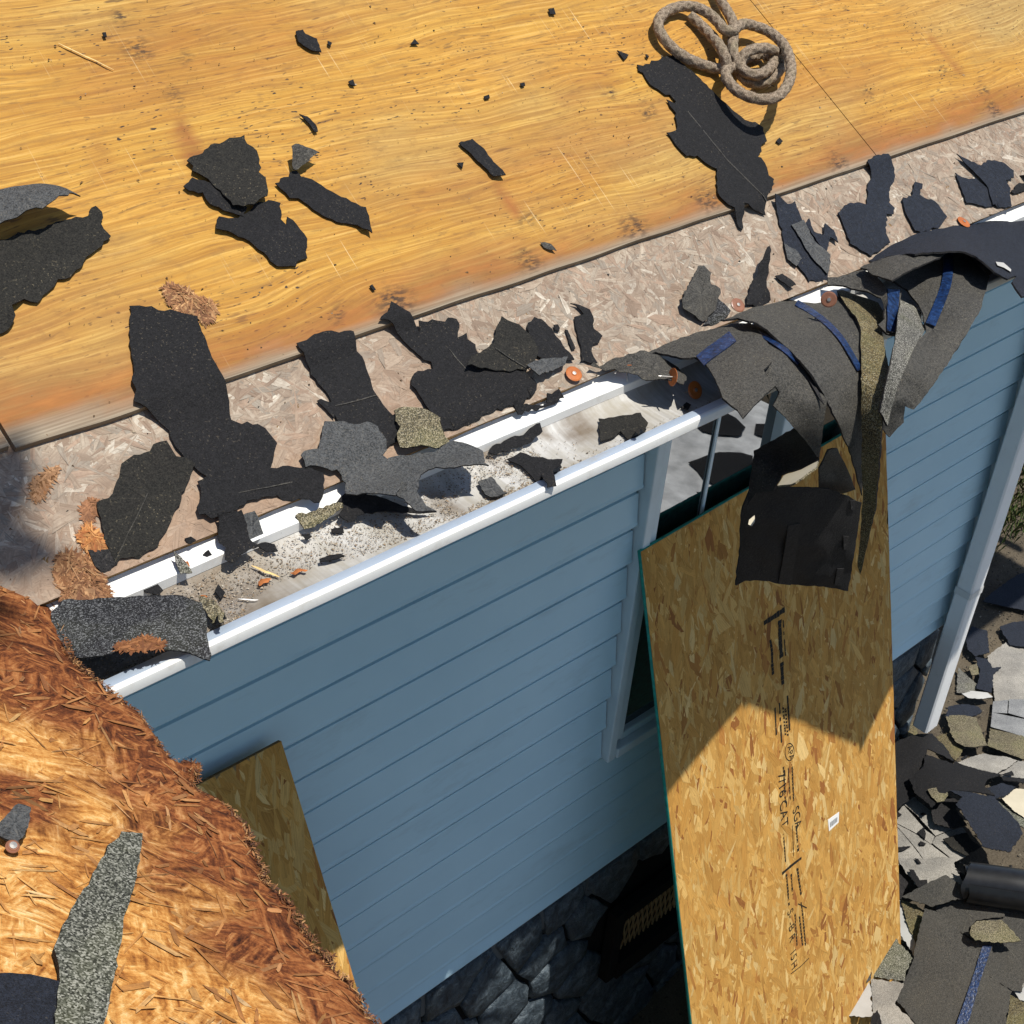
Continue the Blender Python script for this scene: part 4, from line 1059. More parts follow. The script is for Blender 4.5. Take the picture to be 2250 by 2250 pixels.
# --- crossing onto the strand board, left to right
scrap(FS, "big black scrap running from the plywood down to the gutter, square upper end", '', px('A', [(735, 1750), (790, 1748), (1000, 1780), (1120, 1810), (1135, 1870), (1160, 1925)]) + px('D', [(1170, 20), (1190, 80), (1240, 180), (1280, 290), (1300, 400), (1310, 465), (1370, 490), (1400, 475), (1460, 490), (1530, 550), (1570, 600), (1550, 680), (1530, 740), (1600, 730), (1760, 765), (1830, 800), (1835, 890), (1810, 940), (1720, 915), (1570, 905), (1430, 930), (1340, 1000), (1230, 1050), (1130, 1030), (1115, 980), (1140, 900), (1120, 820), (1170, 790), (1105, 740), (1050, 690), (980, 590), (960, 530), (870, 460), (800, 430), (765, 400), (775, 310), (750, 260), (760, 180), (745, 100), (740, 0)]),
      surf=eave_z, lifts=[('D', (1830, 860), .03, .010), ('D', (1200, 1040), .04, .006), ('D', (760, 300), .03, .004)])
scrap(FS, "dark olive-black scrap with a straight right edge, leftmost above the gutter", 'D', [(550, 940), (640, 890), (680, 790), (690, 720), (760, 670), (850, 650), (870, 610), (945, 590), (1000, 690), (1060, 705), (1110, 740), (1000, 970), (900, 1190), (660, 1290), (620, 1200), (590, 1150), (575, 1030)], surf=eave_z, mats=('felt_o', 'felt'), off=.002, lifts=[('D', (1105, 745), .03, .006)])
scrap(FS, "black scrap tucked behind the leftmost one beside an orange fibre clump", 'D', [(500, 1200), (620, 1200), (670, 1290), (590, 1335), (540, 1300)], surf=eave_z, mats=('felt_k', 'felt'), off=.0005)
scrap(FS, "tall black scrap on the strand board, its foot under a grey dusty piece", '', [(652, 763), (690, 742), (728, 733), (745, 740), (770, 738), (777, 746), (784, 780), (796, 791), (809, 829), (827, 875), (842, 898), (866, 924), (868, 948), (877, 966), (868, 985), (840, 1000), (800, 985), (740, 930), (728, 890), (699, 851), (668, 800)], surf=eave_z)
scrap(FS, "narrow black tongue left of the tall black scrap", 'S', [(568, 150), (600, 135), (690, 165), (720, 230), (715, 300), (640, 220)], surf=eave_z)
scrap(FS, "dusty grey scrap with torn corners hanging over the drip edge", 'S', [(630, 345), (750, 350), (930, 375), (990, 365), (1080, 420), (1120, 520), (1150, 580), (1155, 650), (1120, 680), (1250, 800), (1275, 920), (1230, 1050), (1120, 1030), (950, 990), (810, 980), (810, 890), (735, 790), (600, 770), (470, 765), (430, 650), (500, 610), (580, 600), (590, 530), (610, 430)], surf=eave_z, mats=('felt_g', 'felt'), off=.006, wave=.008, lifts=[('S', (1230, 1040), .04, .012), ('S', (1150, 600), .03, .010)])
scrap(FS, "charcoal scrap with a big bite out of its lower side, over the gutter", 'P', [(590, 1420), (690, 1395), (980, 1375), (1050, 1290), (1180, 1290), (1300, 1330), (1390, 1380), (1400, 1510), (1440, 1530), (1270, 1560), (1060, 1570), (990, 1550), (900, 1600), (850, 1650), (830, 1740), (880, 1790), (910, 1830), (1000, 1870), (830, 1870), (620, 1720), (600, 1600), (560, 1480)], surf=eave_z, mats=('felt_g', 'felt'), off=.003, wave=.008, lifts=[('P', (1250, 1560), .05, .012), ('P', (880, 1640), .04, .010)])
scrap(FS, "blue-grey pointed scrap deep in the gutter under the dusty grey one", 'S', [(700, 1080), (800, 990), (930, 985), (1240, 1050), (1400, 1090), (1580, 1100), (1430, 1120), (1150, 1140), (950, 1180), (840, 1230), (750, 1160), (790, 1100)], surf=gut_z, mats=('felt', 'felt'), off=.006, lifts=[('S', (1000, 1160), .05, .010)])
scrap("shingle_scrap", "tan strip beside the blue-grey pointed scrap in the gutter", 'S', [(385, 1145), (560, 1110), (700, 1075), (785, 1080), (785, 1120), (620, 1200), (460, 1260)], surf=gut_z, mats=('tan', 'felt'), off=.006, lifts=[('S', (780, 1110), .03, .010)])
scrap("shingle_scrap", "tan granule-faced scrap between two black ones at the drip edge", 'P', [(640, 1030), (720, 1000), (860, 1010), (960, 1050), (1030, 1100), (1045, 1200), (1110, 1280), (1040, 1330), (990, 1370), (900, 1370), (790, 1395), (690, 1385), (665, 1340), (660, 1280), (690, 1210), (650, 1130)], surf=eave_z, mats=('tan', 'felt'), off=.005, lifts=[('P', (800, 1395), .04, .014)])
scrap(FS, "black strip reaching up over the plywood edge, above the broad black scrap", 'P', [(515, 280), (600, 200), (615, 125), (690, 170), (770, 250), (850, 350), (960, 450), (890, 580), (810, 500), (700, 400), (590, 320)], off=.003, lifts=[('P', (620, 140), .03, .008)])
scrap(FS, "broad black scrap with square teeth reaching the drip edge, mid eave", 'P', [(850, 280), (1000, 250), (1170, 220), (1195, 300), (1180, 380), (1255, 340), (1265, 400), (1330, 450), (1360, 540), (1420, 600), (1500, 640), (1740, 680), (1850, 800), (1820, 890), (1650, 970), (1300, 1110), (1045, 1210), (1035, 1130), (960, 1050), (850, 880), (785, 800), (790, 730), (840, 670), (970, 650), (955, 590), (890, 575), (860, 420)], surf=eave_z, wave=.005)
scrap(FS, "dark pointed scrap lying on the broad black one, mid eave", 'P', [(1340, 560), (1490, 450), (1500, 340), (1550, 235), (1600, 270), (1700, 310), (1760, 370), (1830, 460), (1860, 520), (1840, 600), (1760, 690), (1500, 700), (1255, 705), (1290, 600)], surf=eave_z, mats=('felt_o', 'felt'), off=.008, lifts=[('P', (1260, 700), .03, .010)])
scrap(FS, "black oval-topped scrap right of the pointed one", 'Q', [(30, 280), (90, 210), (150, 230), (240, 310), (330, 450), (430, 580), (340, 600), (210, 590), (110, 540), (60, 450)], surf=eave_z, off=.003)
scrap(FS, "small light grey triangular scrap next to an orange cap nail", 'Q', [(20, 690), (140, 620), (370, 590), (350, 660), (240, 740), (120, 810)], surf=eave_z, mats=('felt_g', 'felt'), off=.010, lifts=[('Q', (130, 800), .03, .010)])
scrap(FS, "black scrap with an L-shaped top standing alone on the strand board", 'Q', [(395, 95), (470, 110), (560, 150), (590, 210), (595, 310), (670, 370), (640, 425), (590, 440), (575, 500), (625, 610), (480, 590), (490, 490), (440, 300), (430, 210), (510, 190), (480, 150)], surf=eave_z)
scrap(FS, "thin black stick-like sliver left of the L-shaped scrap", 'Q', [(350, 310), (375, 315), (442, 465), (410, 480)], surf=eave_z)
scrap(FS, "black pea-shaped crumb left of the L-shaped scrap", 'Q', [(255, 275), (290, 270), (308, 300), (300, 330), (265, 320)], surf=eave_z)
# --- right part of the strand board
scrap(FS, "ragged black scrap under a grey strip, right of the long holed one", 'C', [(515, 1150), (590, 1170), (630, 1155), (690, 1290), (760, 1380), (830, 1480), (820, 1600), (710, 1620), (650, 1520), (570, 1400), (560, 1330), (530, 1200)], surf=eave_z, mats=('felt_b', 'felt'))
scrap(FS, "straight smooth grey strip lying on a ragged black scrap", 'C', [(610, 1300), (680, 1270), (740, 1390), (830, 1470), (822, 1560), (810, 1590), (720, 1480)], surf=eave_z, mats=('felt_g', 'felt'), off=.006)
scrap(FS, "small claw-shaped black scrap right of the grey strip", 'C', [(690, 1290), (710, 1260), (740, 1340), (790, 1360), (800, 1290), (850, 1330), (875, 1400), (830, 1370), (810, 1460), (760, 1400)], surf=eave_z, mats=('felt_b', 'felt'), off=.004)
scrap(FS, "small grey-blue scrap left of the grey strip", 'C', [(570, 1400), (640, 1440), (670, 1490), (640, 1530), (590, 1490)], surf=eave_z, mats=('felt_g', 'felt'), off=.003)
scrap(FS, "slim curled sliver at the drip edge below the grey strip", 'C', [(520, 1580), (560, 1570), (600, 1620), (632, 1660), (600, 1672), (555, 1620)], surf=eave_z, mats=('felt', 'felt'), off=.002, lifts=[('C', (620, 1660), .02, .008)])
scrap(FS, "blue-black scrap with a tall neck, near the right end of the strand board", 'K', [(590, 90), (650, 0), (770, 0), (830, 100), (835, 160), (780, 300), (780, 390), (830, 440), (820, 490), (760, 490), (755, 650), (790, 740), (620, 860), (450, 740), (400, 600), (345, 480), (400, 420), (520, 390), (590, 410), (600, 250), (630, 150)], surf=eave_z, mats=('felt_b', 'felt'))
scrap(FS, "blue-black scrap with a short knob on top, right of the tall-necked one", 'K', [(890, 370), (970, 340), (1000, 220), (1065, 240), (1040, 330), (1110, 370), (1170, 390), (1270, 520), (1220, 600), (1050, 660), (1000, 640), (930, 500)], surf=eave_z, mats=('felt_b', 'felt'), off=.002)
scrap(FS, "blue-black scrap lobe with a pointed left tip, far right", 'Y', [(470, 410), (540, 460), (620, 480), (690, 472), (830, 590), (900, 770), (790, 790), (690, 750), (590, 735), (540, 590)], surf=eave_z, mats=('felt_b', 'felt'))
scrap(FS, "blue-black scrap with a long spike, uppermost at the far right", 'Y', [(480, 230), (600, 290), (740, 350), (800, 300), (960, 320), (1085, 410), (1085, 490), (1000, 510), (1050, 600), (1060, 790), (860, 790), (820, 600), (730, 480), (650, 400), (560, 320)], surf=eave_z, mats=('felt_b', 'felt'), off=.005)
scrap(FS, "dark scrap cut by the right picture edge beside a pale round spot", 'Y', [(1130, 530), (1208, 520), (1300, 520), (1300, 620), (1208, 610), (1090, 650), (1060, 620)], surf=eave_z, mats=('felt', 'felt'))
scrap(FS, "olive curled scrap with a round dent left of the draped shingles", 'J', [(560, 890), (600, 820), (640, 740), (690, 640), (740, 635), (800, 700), (800, 790), (880, 830), (850, 960), (740, 1060), (640, 1000), (570, 950)], surf=eave_z, mats=('felt_br', 'felt'), off=.006, wave=.012, wf=22, lifts=[('J', (700, 640), .02, .012), ('J', (840, 850), .02, .010)])
scrap("shingle_scrap", "dark granule-faced scrap beside the olive dented one", 'J', [(870, 820), (980, 945), (920, 1010), (800, 1055), (740, 1062), (840, 950)], surf=eave_z, mats=('dark', 'felt'), off=.002)
scrap(FS, "thin brown-black blade standing on edge beside the draped shingles", 'J', [(1110, 900), (1140, 740), (1200, 640), (1290, 510), (1290, 690), (1280, 770), (1320, 850), (1250, 890)], surf=eave_z, mats=('felt', 'felt'), off=.004, lifts=[('J', (1280, 560), .04, .035)])
# --- in the gutter
scrap(FS, "slim torn black strip lying slantwise in the gutter, mid way", 'E', [(830, 650), (900, 600), (980, 555), (1060, 525), (1120, 505), (1135, 555), (1060, 600), (970, 620), (880, 665)], surf=gut_z, off=.004, lifts=[('E', (1125, 530), .02, .008)])
scrap(FS, "black arrowhead scrap hanging over the gutter lip", 'E', [(935, 690), (1010, 655), (1110, 680), (1250, 690), (1245, 730), (1200, 770), (1215, 845), (1165, 855), (1090, 800), (1020, 730)], surf=gut_z, mats=('felt', 'felt'), off=.005, wave=.004)
scrap(FS, "dark five-sided scrap flat in the gutter right of a brown stain", 'Q', [(635, 1075), (800, 1055), (990, 1025), (1055, 1110), (970, 1205), (820, 1180), (720, 1245), (650, 1270)], surf=gut_z, mats=('felt_o', 'felt'), off=.004)
scrap("shingle_scrap", "purple-brown scrap arched high over the gutter, cap nails on it", 'Q', [(560, 680), (730, 660), (960, 665), (1040, 690), (1200, 740), (1290, 760), (1340, 870), (1345, 940), (1320, 995), (1200, 975), (1050, 950), (900, 850), (720, 740)], surf=gut_z, mats=('felt_br', 'felt'), off=.010, wave=.003, lifts=[('Q', (1100, 880), .07, .040), ('Q', (1320, 980), .04, .014)])
scrap(FS, "black two-lobed scrap in the gutter with a dark underside, left half", 'N', [(1085, 600), (1280, 550), (1330, 690), (1350, 830), (1420, 900), (1330, 960), (1210, 1030), (1140, 990), (1150, 890), (1090, 840)], surf=gut_z, off=.012, lifts=[('N', (1330, 960), .03, .012)])
scrap(FS, "grey strip beside the two-lobed black scrap on the drip edge", 'N', [(1270, 560), (1390, 520), (1420, 570), (1470, 720), (1400, 800), (1350, 780)], surf=gut_z, mats=('felt_g', 'felt'), off=.006)
scrap(FS, "dark leaf-shaped scrap right of the grey strip in the gutter", 'N', [(1400, 800), (1480, 775), (1560, 790), (1590, 850), (1500, 860)], surf=gut_z, off=.004)
scrap(FS, "small black flake at the left end of the drip edge", 'N', [(800, 740), (850, 725), (895, 755), (850, 790), (815, 775)], surf=gut_z, off=.003)
scrap(FS, "black toothed scrap hooked on the white drip edge", 'E', [(975, 385), (1160, 375), (1165, 315), (1190, 320), (1230, 290), (1260, 340), (1180, 385), (1000, 440)], surf=gut_z, off=.004)
scrap(FS, "dark corner scrap on the gutter lip below the bitten charcoal one", 'E', [(770, 820), (850, 790), (935, 880), (880, 905), (810, 890)], surf=gut_z, mats=('felt_g', 'felt'), off=.005)
scrap("shingle_scrap", "big black granule-faced shingle across the left end of the gutter", 'T', [(540, 700), (900, 680), (1300, 660), (1530, 655), (1720, 720), (1745, 800), (1760, 900), (1770, 1020), (1780, 1140), (1600, 1110), (1300, 1120), (1000, 1150), (750, 1190), (500, 1180), (420, 1000), (440, 800)], surf=eave_z, mats=('dark', 'felt'), off=.006, tear=.002, lifts=[('T', (1780, 1140), .03, -.012)])
scrap("shingle_scrap", "tan scrap tucked under the right end of the granule-faced black shingle", 'T', [(1690, 700), (1740, 700), (1830, 740), (1920, 870), (1905, 920), (1870, 930), (1800, 900), (1730, 800)], surf=gut_z, mats=('tan', 'felt'), off=.012)
scrap(FS, "black oval scrap in the shaded left end of the gutter", 'T', [(1200, 550), (1330, 530), (1390, 600), (1350, 640), (1230, 610)], surf=gut_z, off=.003)
scrap("shingle_scrap", "slim grey-tan scrap leaning on the gutter seam, left end", 'T', [(1480, 310), (1540, 370), (1590, 440), (1640, 530), (1540, 530), (1500, 420)], surf=gut_z, mats=('grey', 'felt'), off=.006, lifts=[('T', (1600, 520), .03, .012)])
for i, (c_, p_) in enumerate([('S', [(585, 1500), (680, 1465), (770, 1455), (800, 1475), (680, 1510), (590, 1525)]), ('S', [(440, 1290), (500, 1285), (525, 1310), (480, 1340)]), ('S', [(690, 1235), (790, 1215), (795, 1265), (700, 1272)]), ('N', [(955, 880), (1000, 840), (1050, 910), (1010, 920)]), ('N', [(1050, 1190), (1080, 1130), (1140, 1200), (1100, 1255)]), ('Q', [(1335, 970), (1380, 930), (1420, 950), (1390, 990)])]):
    scrap("felt_chip", ("long dark sliver in the silt by the gutter lip", "dark crumb in the silt left of the tan strip's end", "squarish grey chip below the blue-grey pointed scrap", "dark chip at the trough's back edge left of the two-lobed scrap", "dark upright chip in the silt right of the granule shingle", "dark crumb left of the bright orange cap nail")[i], c_, p_, gut_z, ('felt', 'felt'), .004, cat="felt chip", group="little chips in the gutter silt", grid=.01)

# ------------------------------------------------------------------ fibre clumps of rotten wood
def clump(label, c, pts, surf, n, cols, hgt, seed, name="wood_fibre_clump"):
    P = [hit(p, surf) for p in px(c, pts)]; pl = [(p.x, p.y) for p in P]
    ctr = sum(P, Vector()) / len(P)
    V, cc, uv = flakes(pl, int(n * 2.2), .010, .0016, .4, 1.4, palette(cols), hmax=hgt, tilt=.10, seed=seed)
    d = edge_dist(pl, V[:, 0], V[:, 1]); ins = pts_inside(pl, V[:, 0], V[:, 1]); k = np.where(ins, np.clip(d / .018, 0, 1), 0)
    V[:, 2] = [surf(x, y) for x, y in V[:, :2]] + np.maximum(V[:, 2], .0008) * (.25 + .75 * k) + .001
    xv, xf, xm = slab([(x, y) for x, y in rough_poly(pl, .01, .002, seed)], .012, .004)
    xv = [(x, y, surf(x, y) + .002 + (.0 if z < 0 else .55 * hgt * min(1, float(edge_dist(pl, np.array([x]), np.array([y]))[0]) / .015))) for x, y, z in xv]
    V -= np.array(ctr); xv = [(x - ctr.x, y - ctr.y, z - ctr.z) for x, y, z in xv]
    o = obj(name, combo(name, V, cc, uv, MAT['osb_rot'], xv, xf, [MAT['rot'], MAT['rot']], xm), None, ctr)
    return tag(o, label, "wood debris")
clump("brown clump of wood fibres beside the square-ended scrap on plywood", 'A', [(930, 1640), (960, 1615), (1050, 1640), (1130, 1700), (1200, 1710), (1225, 1760), (1200, 1820), (1150, 1840), (1100, 1790), (1010, 1770), (950, 1720)], deck_z, 700, [(.34, .17, .07), (.26, .12, .05), (.44, .25, .11), (.18, .08, .035)], .010, 51)
clump("bright orange fan of wood fibres beside the leftmost scrap", 'T', [(680, 130), (750, 40), (830, 100), (920, 200), (880, 270), (760, 260)], eave_z, 500, [(.42, .17, .05), (.33, .115, .035), (.50, .24, .08)], .016, 52)
clump("pale brown rotten lump with a dark hole at the valley corner", 'T', [(470, 430), (500, 300), (600, 260), (780, 330), (870, 460), (950, 660), (800, 680), (600, 720), (530, 640)], eave_z, 1300, [(.31, .155, .068), (.24, .11, .045), (.40, .225, .105), (.17, .075, .032)], .014, 53)
clump("brown shred of wood on the shaded strand board, left", 'D', [(180, 870), (200, 800), (270, 740), (340, 720), (290, 800), (260, 870), (200, 920)], deck_z, 160, [(.36, .20, .10), (.28, .15, .07)], .005, 54)
clump("rust-brown strip of wood lying on the granule-faced shingle", 'T', [(990, 1040), (1150, 1000), (1240, 965), (1390, 1030), (1380, 1065), (1200, 1080), (1010, 1085)], lambda x, y: eave_z(x, y) + .012, 260, [(.22, .085, .03), (.16, .06, .022), (.28, .12, .045)], .005, 55)
clump("small brown curl of wood at the left of the strand board", 'D', [(470, 960), (500, 900), (545, 905), (540, 980), (500, 1030), (480, 1010)], eave_z, 120, [(.30, .14, .065), (.22, .10, .045)], .005, 56)

# orange chips, splinters
def stick(name, label, c, a, b, w, mat, surf, cat, h=.002, group=None):
    A, B = [hit(p, surf) for p in px(c, [a, b])]; A.z += h; B.z += h; ctr = (A + B) / 2; d = (B - A); L = d.length; d.normalize(); s = d.cross(Vector((0, 0, 1))).normalized() * w; u = s.cross(d).normalized() * w * .6
    rr = random.Random(int(a[0] * 7 + a[1])); n = 6; V = []; F = []
    for i in range(n + 1):
        t = i / n - .5; k = (1 - (abs(t) * 2) ** 3 * .7) * rr.uniform(.75, 1.1); o_ = d * L * t + s * rr.uniform(-.3, .3)
        V += [o_ + s * k * .5, o_ + u * k * .5, o_ - s * k * .5, o_ - u * k * .5]
    for i in range(n):
        for j in range(4): q = i * 4 + j; r_ = i * 4 + (j + 1) % 4; F.append((q, r_, r_ + 4, q + 4))
    F += [(3, 2, 1, 0), (n * 4, n * 4 + 1, n * 4 + 2, n * 4 + 3)]
    return tag(obj(name, mesh(name, V, F, [MAT[mat]]), None, ctr), label, cat, group)
stick("wood_splinter", "long pale splinter lifting from the plywood at the upper left", 'A', (330, 250), (645, 402), .0035, 'splint', deck_z, "splinter")
stick("wood_splinter", "yellow splinter standing at the foot of the leftmost scrap", 'T', (912, 272), (978, 390), .003, 'splint', eave_z, "splinter", .006)
stick("wood_splinter", "yellow forked splinter lying in the gutter silt", 'N', (1360, 962), (1600, 1055), .005, 'splint', gut_z, "splinter", .004)
stick("wood_splinter", "thin white splinter near the gutter lip, left end", 'N', (1250, 1235), (1420, 1246), .0025, 'sticker', gut_z, "splinter", .003)
for lb, c_, a, b, w in (("orange wood chip in the silt below the forked splinter", 'N', (1415, 1125), (1525, 1075), .010), ("orange wood chip in the silt right of the forked splinter", 'N', (1695, 1030), (1830, 995), .008), ("orange wood chip on the tan strip in the gutter", 'S', (440, 1140), (520, 1185), .008),
                        ("orange wood chip at the gutter seam, left end", 'T', (1500, 330), (1610, 380), .010), ("red chip standing by the granule-faced shingle", 'T', (1715, 635), (1750, 670), .008), ("orange wood chip on the bitten charcoal scrap", 'P', (1140, 1485), (1205, 1505), .004), ("orange wood chip on the drip edge by the two-lobed scrap", 'N', (1200, 535), (1285, 525), .012)):
    stick("wood_chip", lb, c_, a, b, w, 'chip', gut_z if c_ != 'P' else eave_z, "wood chip", .010 if c_ == 'P' else .005)
# dead leaf on the plywood
scrap("dead_leaf", "grey-green pointed leaf on the plywood near its lower edge", 'B', [(1125, 1385), (1150, 1382), (1185, 1395), (1218, 1442), (1180, 1432), (1145, 1412)], mats=('felt_br', 'felt_br'), thick=.0006, cat="leaf", tear=.0005, lifts=[('B', (1200, 1430), .01, .004)])

# ------------------------------------------------------------------ cap nails
def cap_nail(label, c, p, surf, h, nrm, mat, r=.0125):
    q = hit(px(c, [p])[0], lambda x, y: surf(x, y) + h); z = Vector(nrm).normalized()
    root = empty("cap_nail", q); root.rotation_euler = z.to_track_quat('Z', 'Y').to_euler(); tag(root, label, "cap nail", "plastic cap nails along the eave")
    n = 20; prof = [(0, .0016), (.0042, .0016), (.0048, .0008), (r * .85, .0006), (r, -.0002), (r, -.0010), (0, -.0012)]
    V = []; F = []
    for i in range(n):
        a = 2 * math.pi * i / n
        for rr_, zz in prof: V.append((rr_ * math.cos(a), rr_ * math.sin(a), zz))
    k = len(prof)
    for i in range(n):
        for j in range(k - 1): a = i * k + j; b = ((i + 1) % n) * k + j; F.append((a, b, b + 1, a + 1))
    obj("cap", mesh("cap", V, F, [MAT[mat]]), root)
    V, F = [], []
    for i in range(10):
        a = 2 * math.pi * i / 10
        for rr_, zz in ((0, .0024), (.0032, .0022), (.0032, .0017), (.0014, .0016), (.0013, -.022), (0, -.027)): V.append((rr_ * math.cos(a), rr_ * math.sin(a), zz))
    for i in range(10):
        for j in range(5): a = i * 6 + j; b = ((i + 1) % 10) * 6 + j; F.append((a, b, b + 1, a + 1))
    obj("nail", mesh("nail", V, F, [MAT['steel']]), root)
vd = lambda p: -ray(p).normalized()
cap_nail("orange cap nail half hidden beside the small grey triangular scrap", 'Q', (430, 660), eave_z, .014, (-.1, -.5, .9), 'cap', .0135)
cap_nail("cap nail tilted to the sky on the drip edge", 'Q', (880, 590), eave_z, .012, (.3, .45, .85), 'cap', .0125)
cap_nail("cap nail seen edge-on, its shank sticking out left over the arched scrap", 'Q', (1270, 690), gut_z, .060, (.75, -.35, -.15), 'cap', .0145)
cap_nail("bright orange cap nail facing the viewer near the gutter lip", 'Q', (1460, 800), gut_z, .018, (-.05, -.80, .55), 'cap', .0150)
cap_nail("faded red cap nail lying left of the standing blade", 'J', (1050, 850), eave_z, .006, (-.1, -.6, .8), 'cap_r', .0135)
cap_nail("brown cap nail stuck upright on the broad draped shingle", 'K', (275, 1190), eave_z, .055, (-.55, -.45, .2), 'cap_r', .0140)
cap_nail("orange cap nail lying on the far edge of the big blue-black sheet", 'Y', (570, 905), eave_z, .010, (.1, -.4, .9), 'cap', .0150)
# ------------------------------------------------------------------ pieces on the rotten wing roof
WS = lambda x, y: wing_z(x, y) + .004
scrap("shingle_scrap", "long green-grey granule-faced shingle strip on the rotten board", 'G', [(690, 870), (810, 880), (800, 980), (770, 1150), (740, 1260), (710, 1330), (690, 1500), (650, 1700), (590, 1990), (310, 1990), (340, 1680), (330, 1600), (310, 1530), (350, 1430), (380, 1370), (440, 1250), (510, 1170), (530, 1100), (600, 1000), (610, 950), (680, 900)], surf=WS, mats=('moss', 'felt'), off=.001, tear=.0015, thick=.004)
scrap("felt_scrap", "blue-black scrap with white specks in the bottom left corner", 'G', [(-60, 1650), (0, 1660), (120, 1665), (280, 1690), (350, 1710), (330, 1990), (-60, 1990)], surf=WS, mats=('felt_b', 'felt'), off=.001)
scrap("felt_scrap", "small raised grey scrap on the rotten board at the left edge", 'G', [(0, 850), (120, 780), (190, 800), (170, 880), (110, 950), (40, 925), (-10, 900)], surf=WS, mats=('felt_g', 'felt'), off=.006, lifts=[('G', (150, 800), .02, .012)])
cap_nail("copper-brown nail cap beside the small raised grey scrap", 'G', (72, 926), WS, .006, (.2, -.4, .9), 'cap_r', .0060)

# raised creases on a few scraps
def crease(key, c, a, b, surf=eave_z, w=5):
    par = next(o for o in COL.objects if o.get("label", "").startswith(key))
    d = Vector((b[0] - a[0], b[1] - a[1])).normalized(); n = (-d.y * w, d.x * w)
    m = ((a[0] + b[0]) / 2 + n[0] * .8, (a[1] + b[1]) / 2 + n[1] * .8)
    o = scrap("crease", None, c, [(a[0] + n[0] * .4, a[1] + n[1] * .4), (m[0] + n[0] * .5, m[1] + n[1] * .5), (b[0] + n[0] * .4, b[1] + n[1] * .4), (b[0] - n[0] * .4, b[1] - n[1] * .4), (m[0] - n[0] * .5, m[1] - n[1] * .5), (a[0] - n[0] * .4, a[1] - n[1] * .4)], surf, ('felt_br', 'felt_br'), .0046, (), .0005, .0008, None, None, .0006, .02)
    o.parent = par; o.location = o.location - par.location
crease("dark olive-black scrap with a straight", 'D', (955, 650), (665, 1265))
crease("big black scrap running", 'D', (1340, 888), (1810, 803))
crease("tall black scrap", 'P', (140, 972), (490, 882), w=7)
crease("dark pointed scrap lying", 'P', (1500, 480), (1790, 665), lambda x, y: eave_z(x, y) + .007, w=7)
crease("long black torn scrap with a small hole", 'O', (620, 980), (1280, 1780), deck_z, w=7)
crease("broad black scrap with square", 'P', (1110, 490), (1250, 660), w=7)
# ------------------------------------------------------------------ shingles draped over the gutter
def tps(ctrl):
    """thin-plate spline through (px, py, value)"""
    C = np.array(ctrl, float); P = C[:, :2] / 300; n = len(P)
    def U(r2): return np.where(r2 > 1e-12, r2 * np.log(r2 + 1e-12), 0)
    K = U(((P[:, None] - P[None]) ** 2).sum(-1)) + np.eye(n) * 1e-4
    Q = np.hstack([np.ones((n, 1)), P]); A = np.block([[K, Q], [Q.T, np.zeros((3, 3))]])
    w = np.linalg.solve(A, np.concatenate([C[:, 2], np.zeros(3)]))
    def f(x, y):
        r2 = ((P - np.array((x, y)) / 300) ** 2).sum(-1); return float(U(r2) @ w[:n] + w[n] + w[n + 1] * x / 300 + w[n + 2] * y / 300)
    return f
def sheet(name, label, poly, ctrl, mats, thick=.0035, tear=2.0, wave=.004, cat="draped shingle", group=None, grid=13, parent=None, off=0, fin=None):
    """a hanging sheet: its outline as seen, and how far out it hangs at chosen spots"""
    SEED[0] += 1; sd = SEED[0]
    pl = rough_poly(poly, 9, tear, sd); v2, tr = fill(pl, grid, sd); f = fin or tps(ctrl)
    out = []
    for x, y in v2:
        out.append(on_y((x, y), f(x, y) - off + wave * mnoise.noise(Vector((x / 45, y / 45, sd)))))
    o = shell(name, out, tr, thick, [MAT[m] for m in mats], parent=None)
    if label and parent is None: tag(o, label, cat, group)
    if parent is not None:
        o.parent = parent; o.location = o.location - parent.location
    return o, f
def band(poly_line, wpx, parent, f, off=.0045, w2=None):
    """adhesive strip along a shingle"""
    P = catmull([(x, y, 0) for x, y in poly_line], 5); L = []; Rr = []
    for i, p in enumerate(P):
        d = (P[min(i + 1, len(P) - 1)] - P[max(0, i - 1)]).normalized(); n = Vector((-d.y, d.x, 0)); w = (wpx + ((w2 or wpx) - wpx) * i / (len(P) - 1)) / 2
        L.append((p.x + n.x * w, p.y + n.y * w)); Rr.append((p.x - n.x * w, p.y - n.y * w))
    return sheet("sealant_strip", None, L + Rr[::-1], None, ('blue', 'blue'), .0016, .6, 0, parent=parent, off=off, fin=f, grid=7)[0]
DS = "draped_shingle"
# hanging panel in front of the board
o, f = sheet(DS, "black panel with a dark central stripe hanging in front of the golden board", [(1630, 1126), (1648, 1079), (1705, 1069), (1824, 1074), (1894, 1105), (1881, 1188), (1864, 1299), (1809, 1289), (1736, 1284), (1679, 1277), (1638, 1276), (1617, 1287), (1625, 1214)],
             [(1648, 1080, -.66), (1894, 1105, -.66), (1617, 1287, -.60), (1864, 1299, -.62), (1740, 1180, -.645), (1740, 1284, -.60)], ('felt', 'felt'), wave=.006)
sheet("sealant_strip", None, [(1732, 1155), (1758, 1150), (1750, 1215), (1738, 1286), (1710, 1283), (1722, 1220)], None, ('felt_k', 'felt_k'), .002, .6, 0, parent=o, off=.004, fin=f)
for q in ([(1868, 1100), (1880, 1100), (1878, 1122), (1870, 1120)], [(1853, 1178), (1866, 1180), (1864, 1210), (1854, 1208)], [(1840, 1250), (1855, 1250), (1850, 1288), (1834, 1285)]):
    sheet("sealant_dab", None, q, None, ('felt_k', 'felt_k'), .002, 1.0, 0, parent=o, off=.004, fin=f)
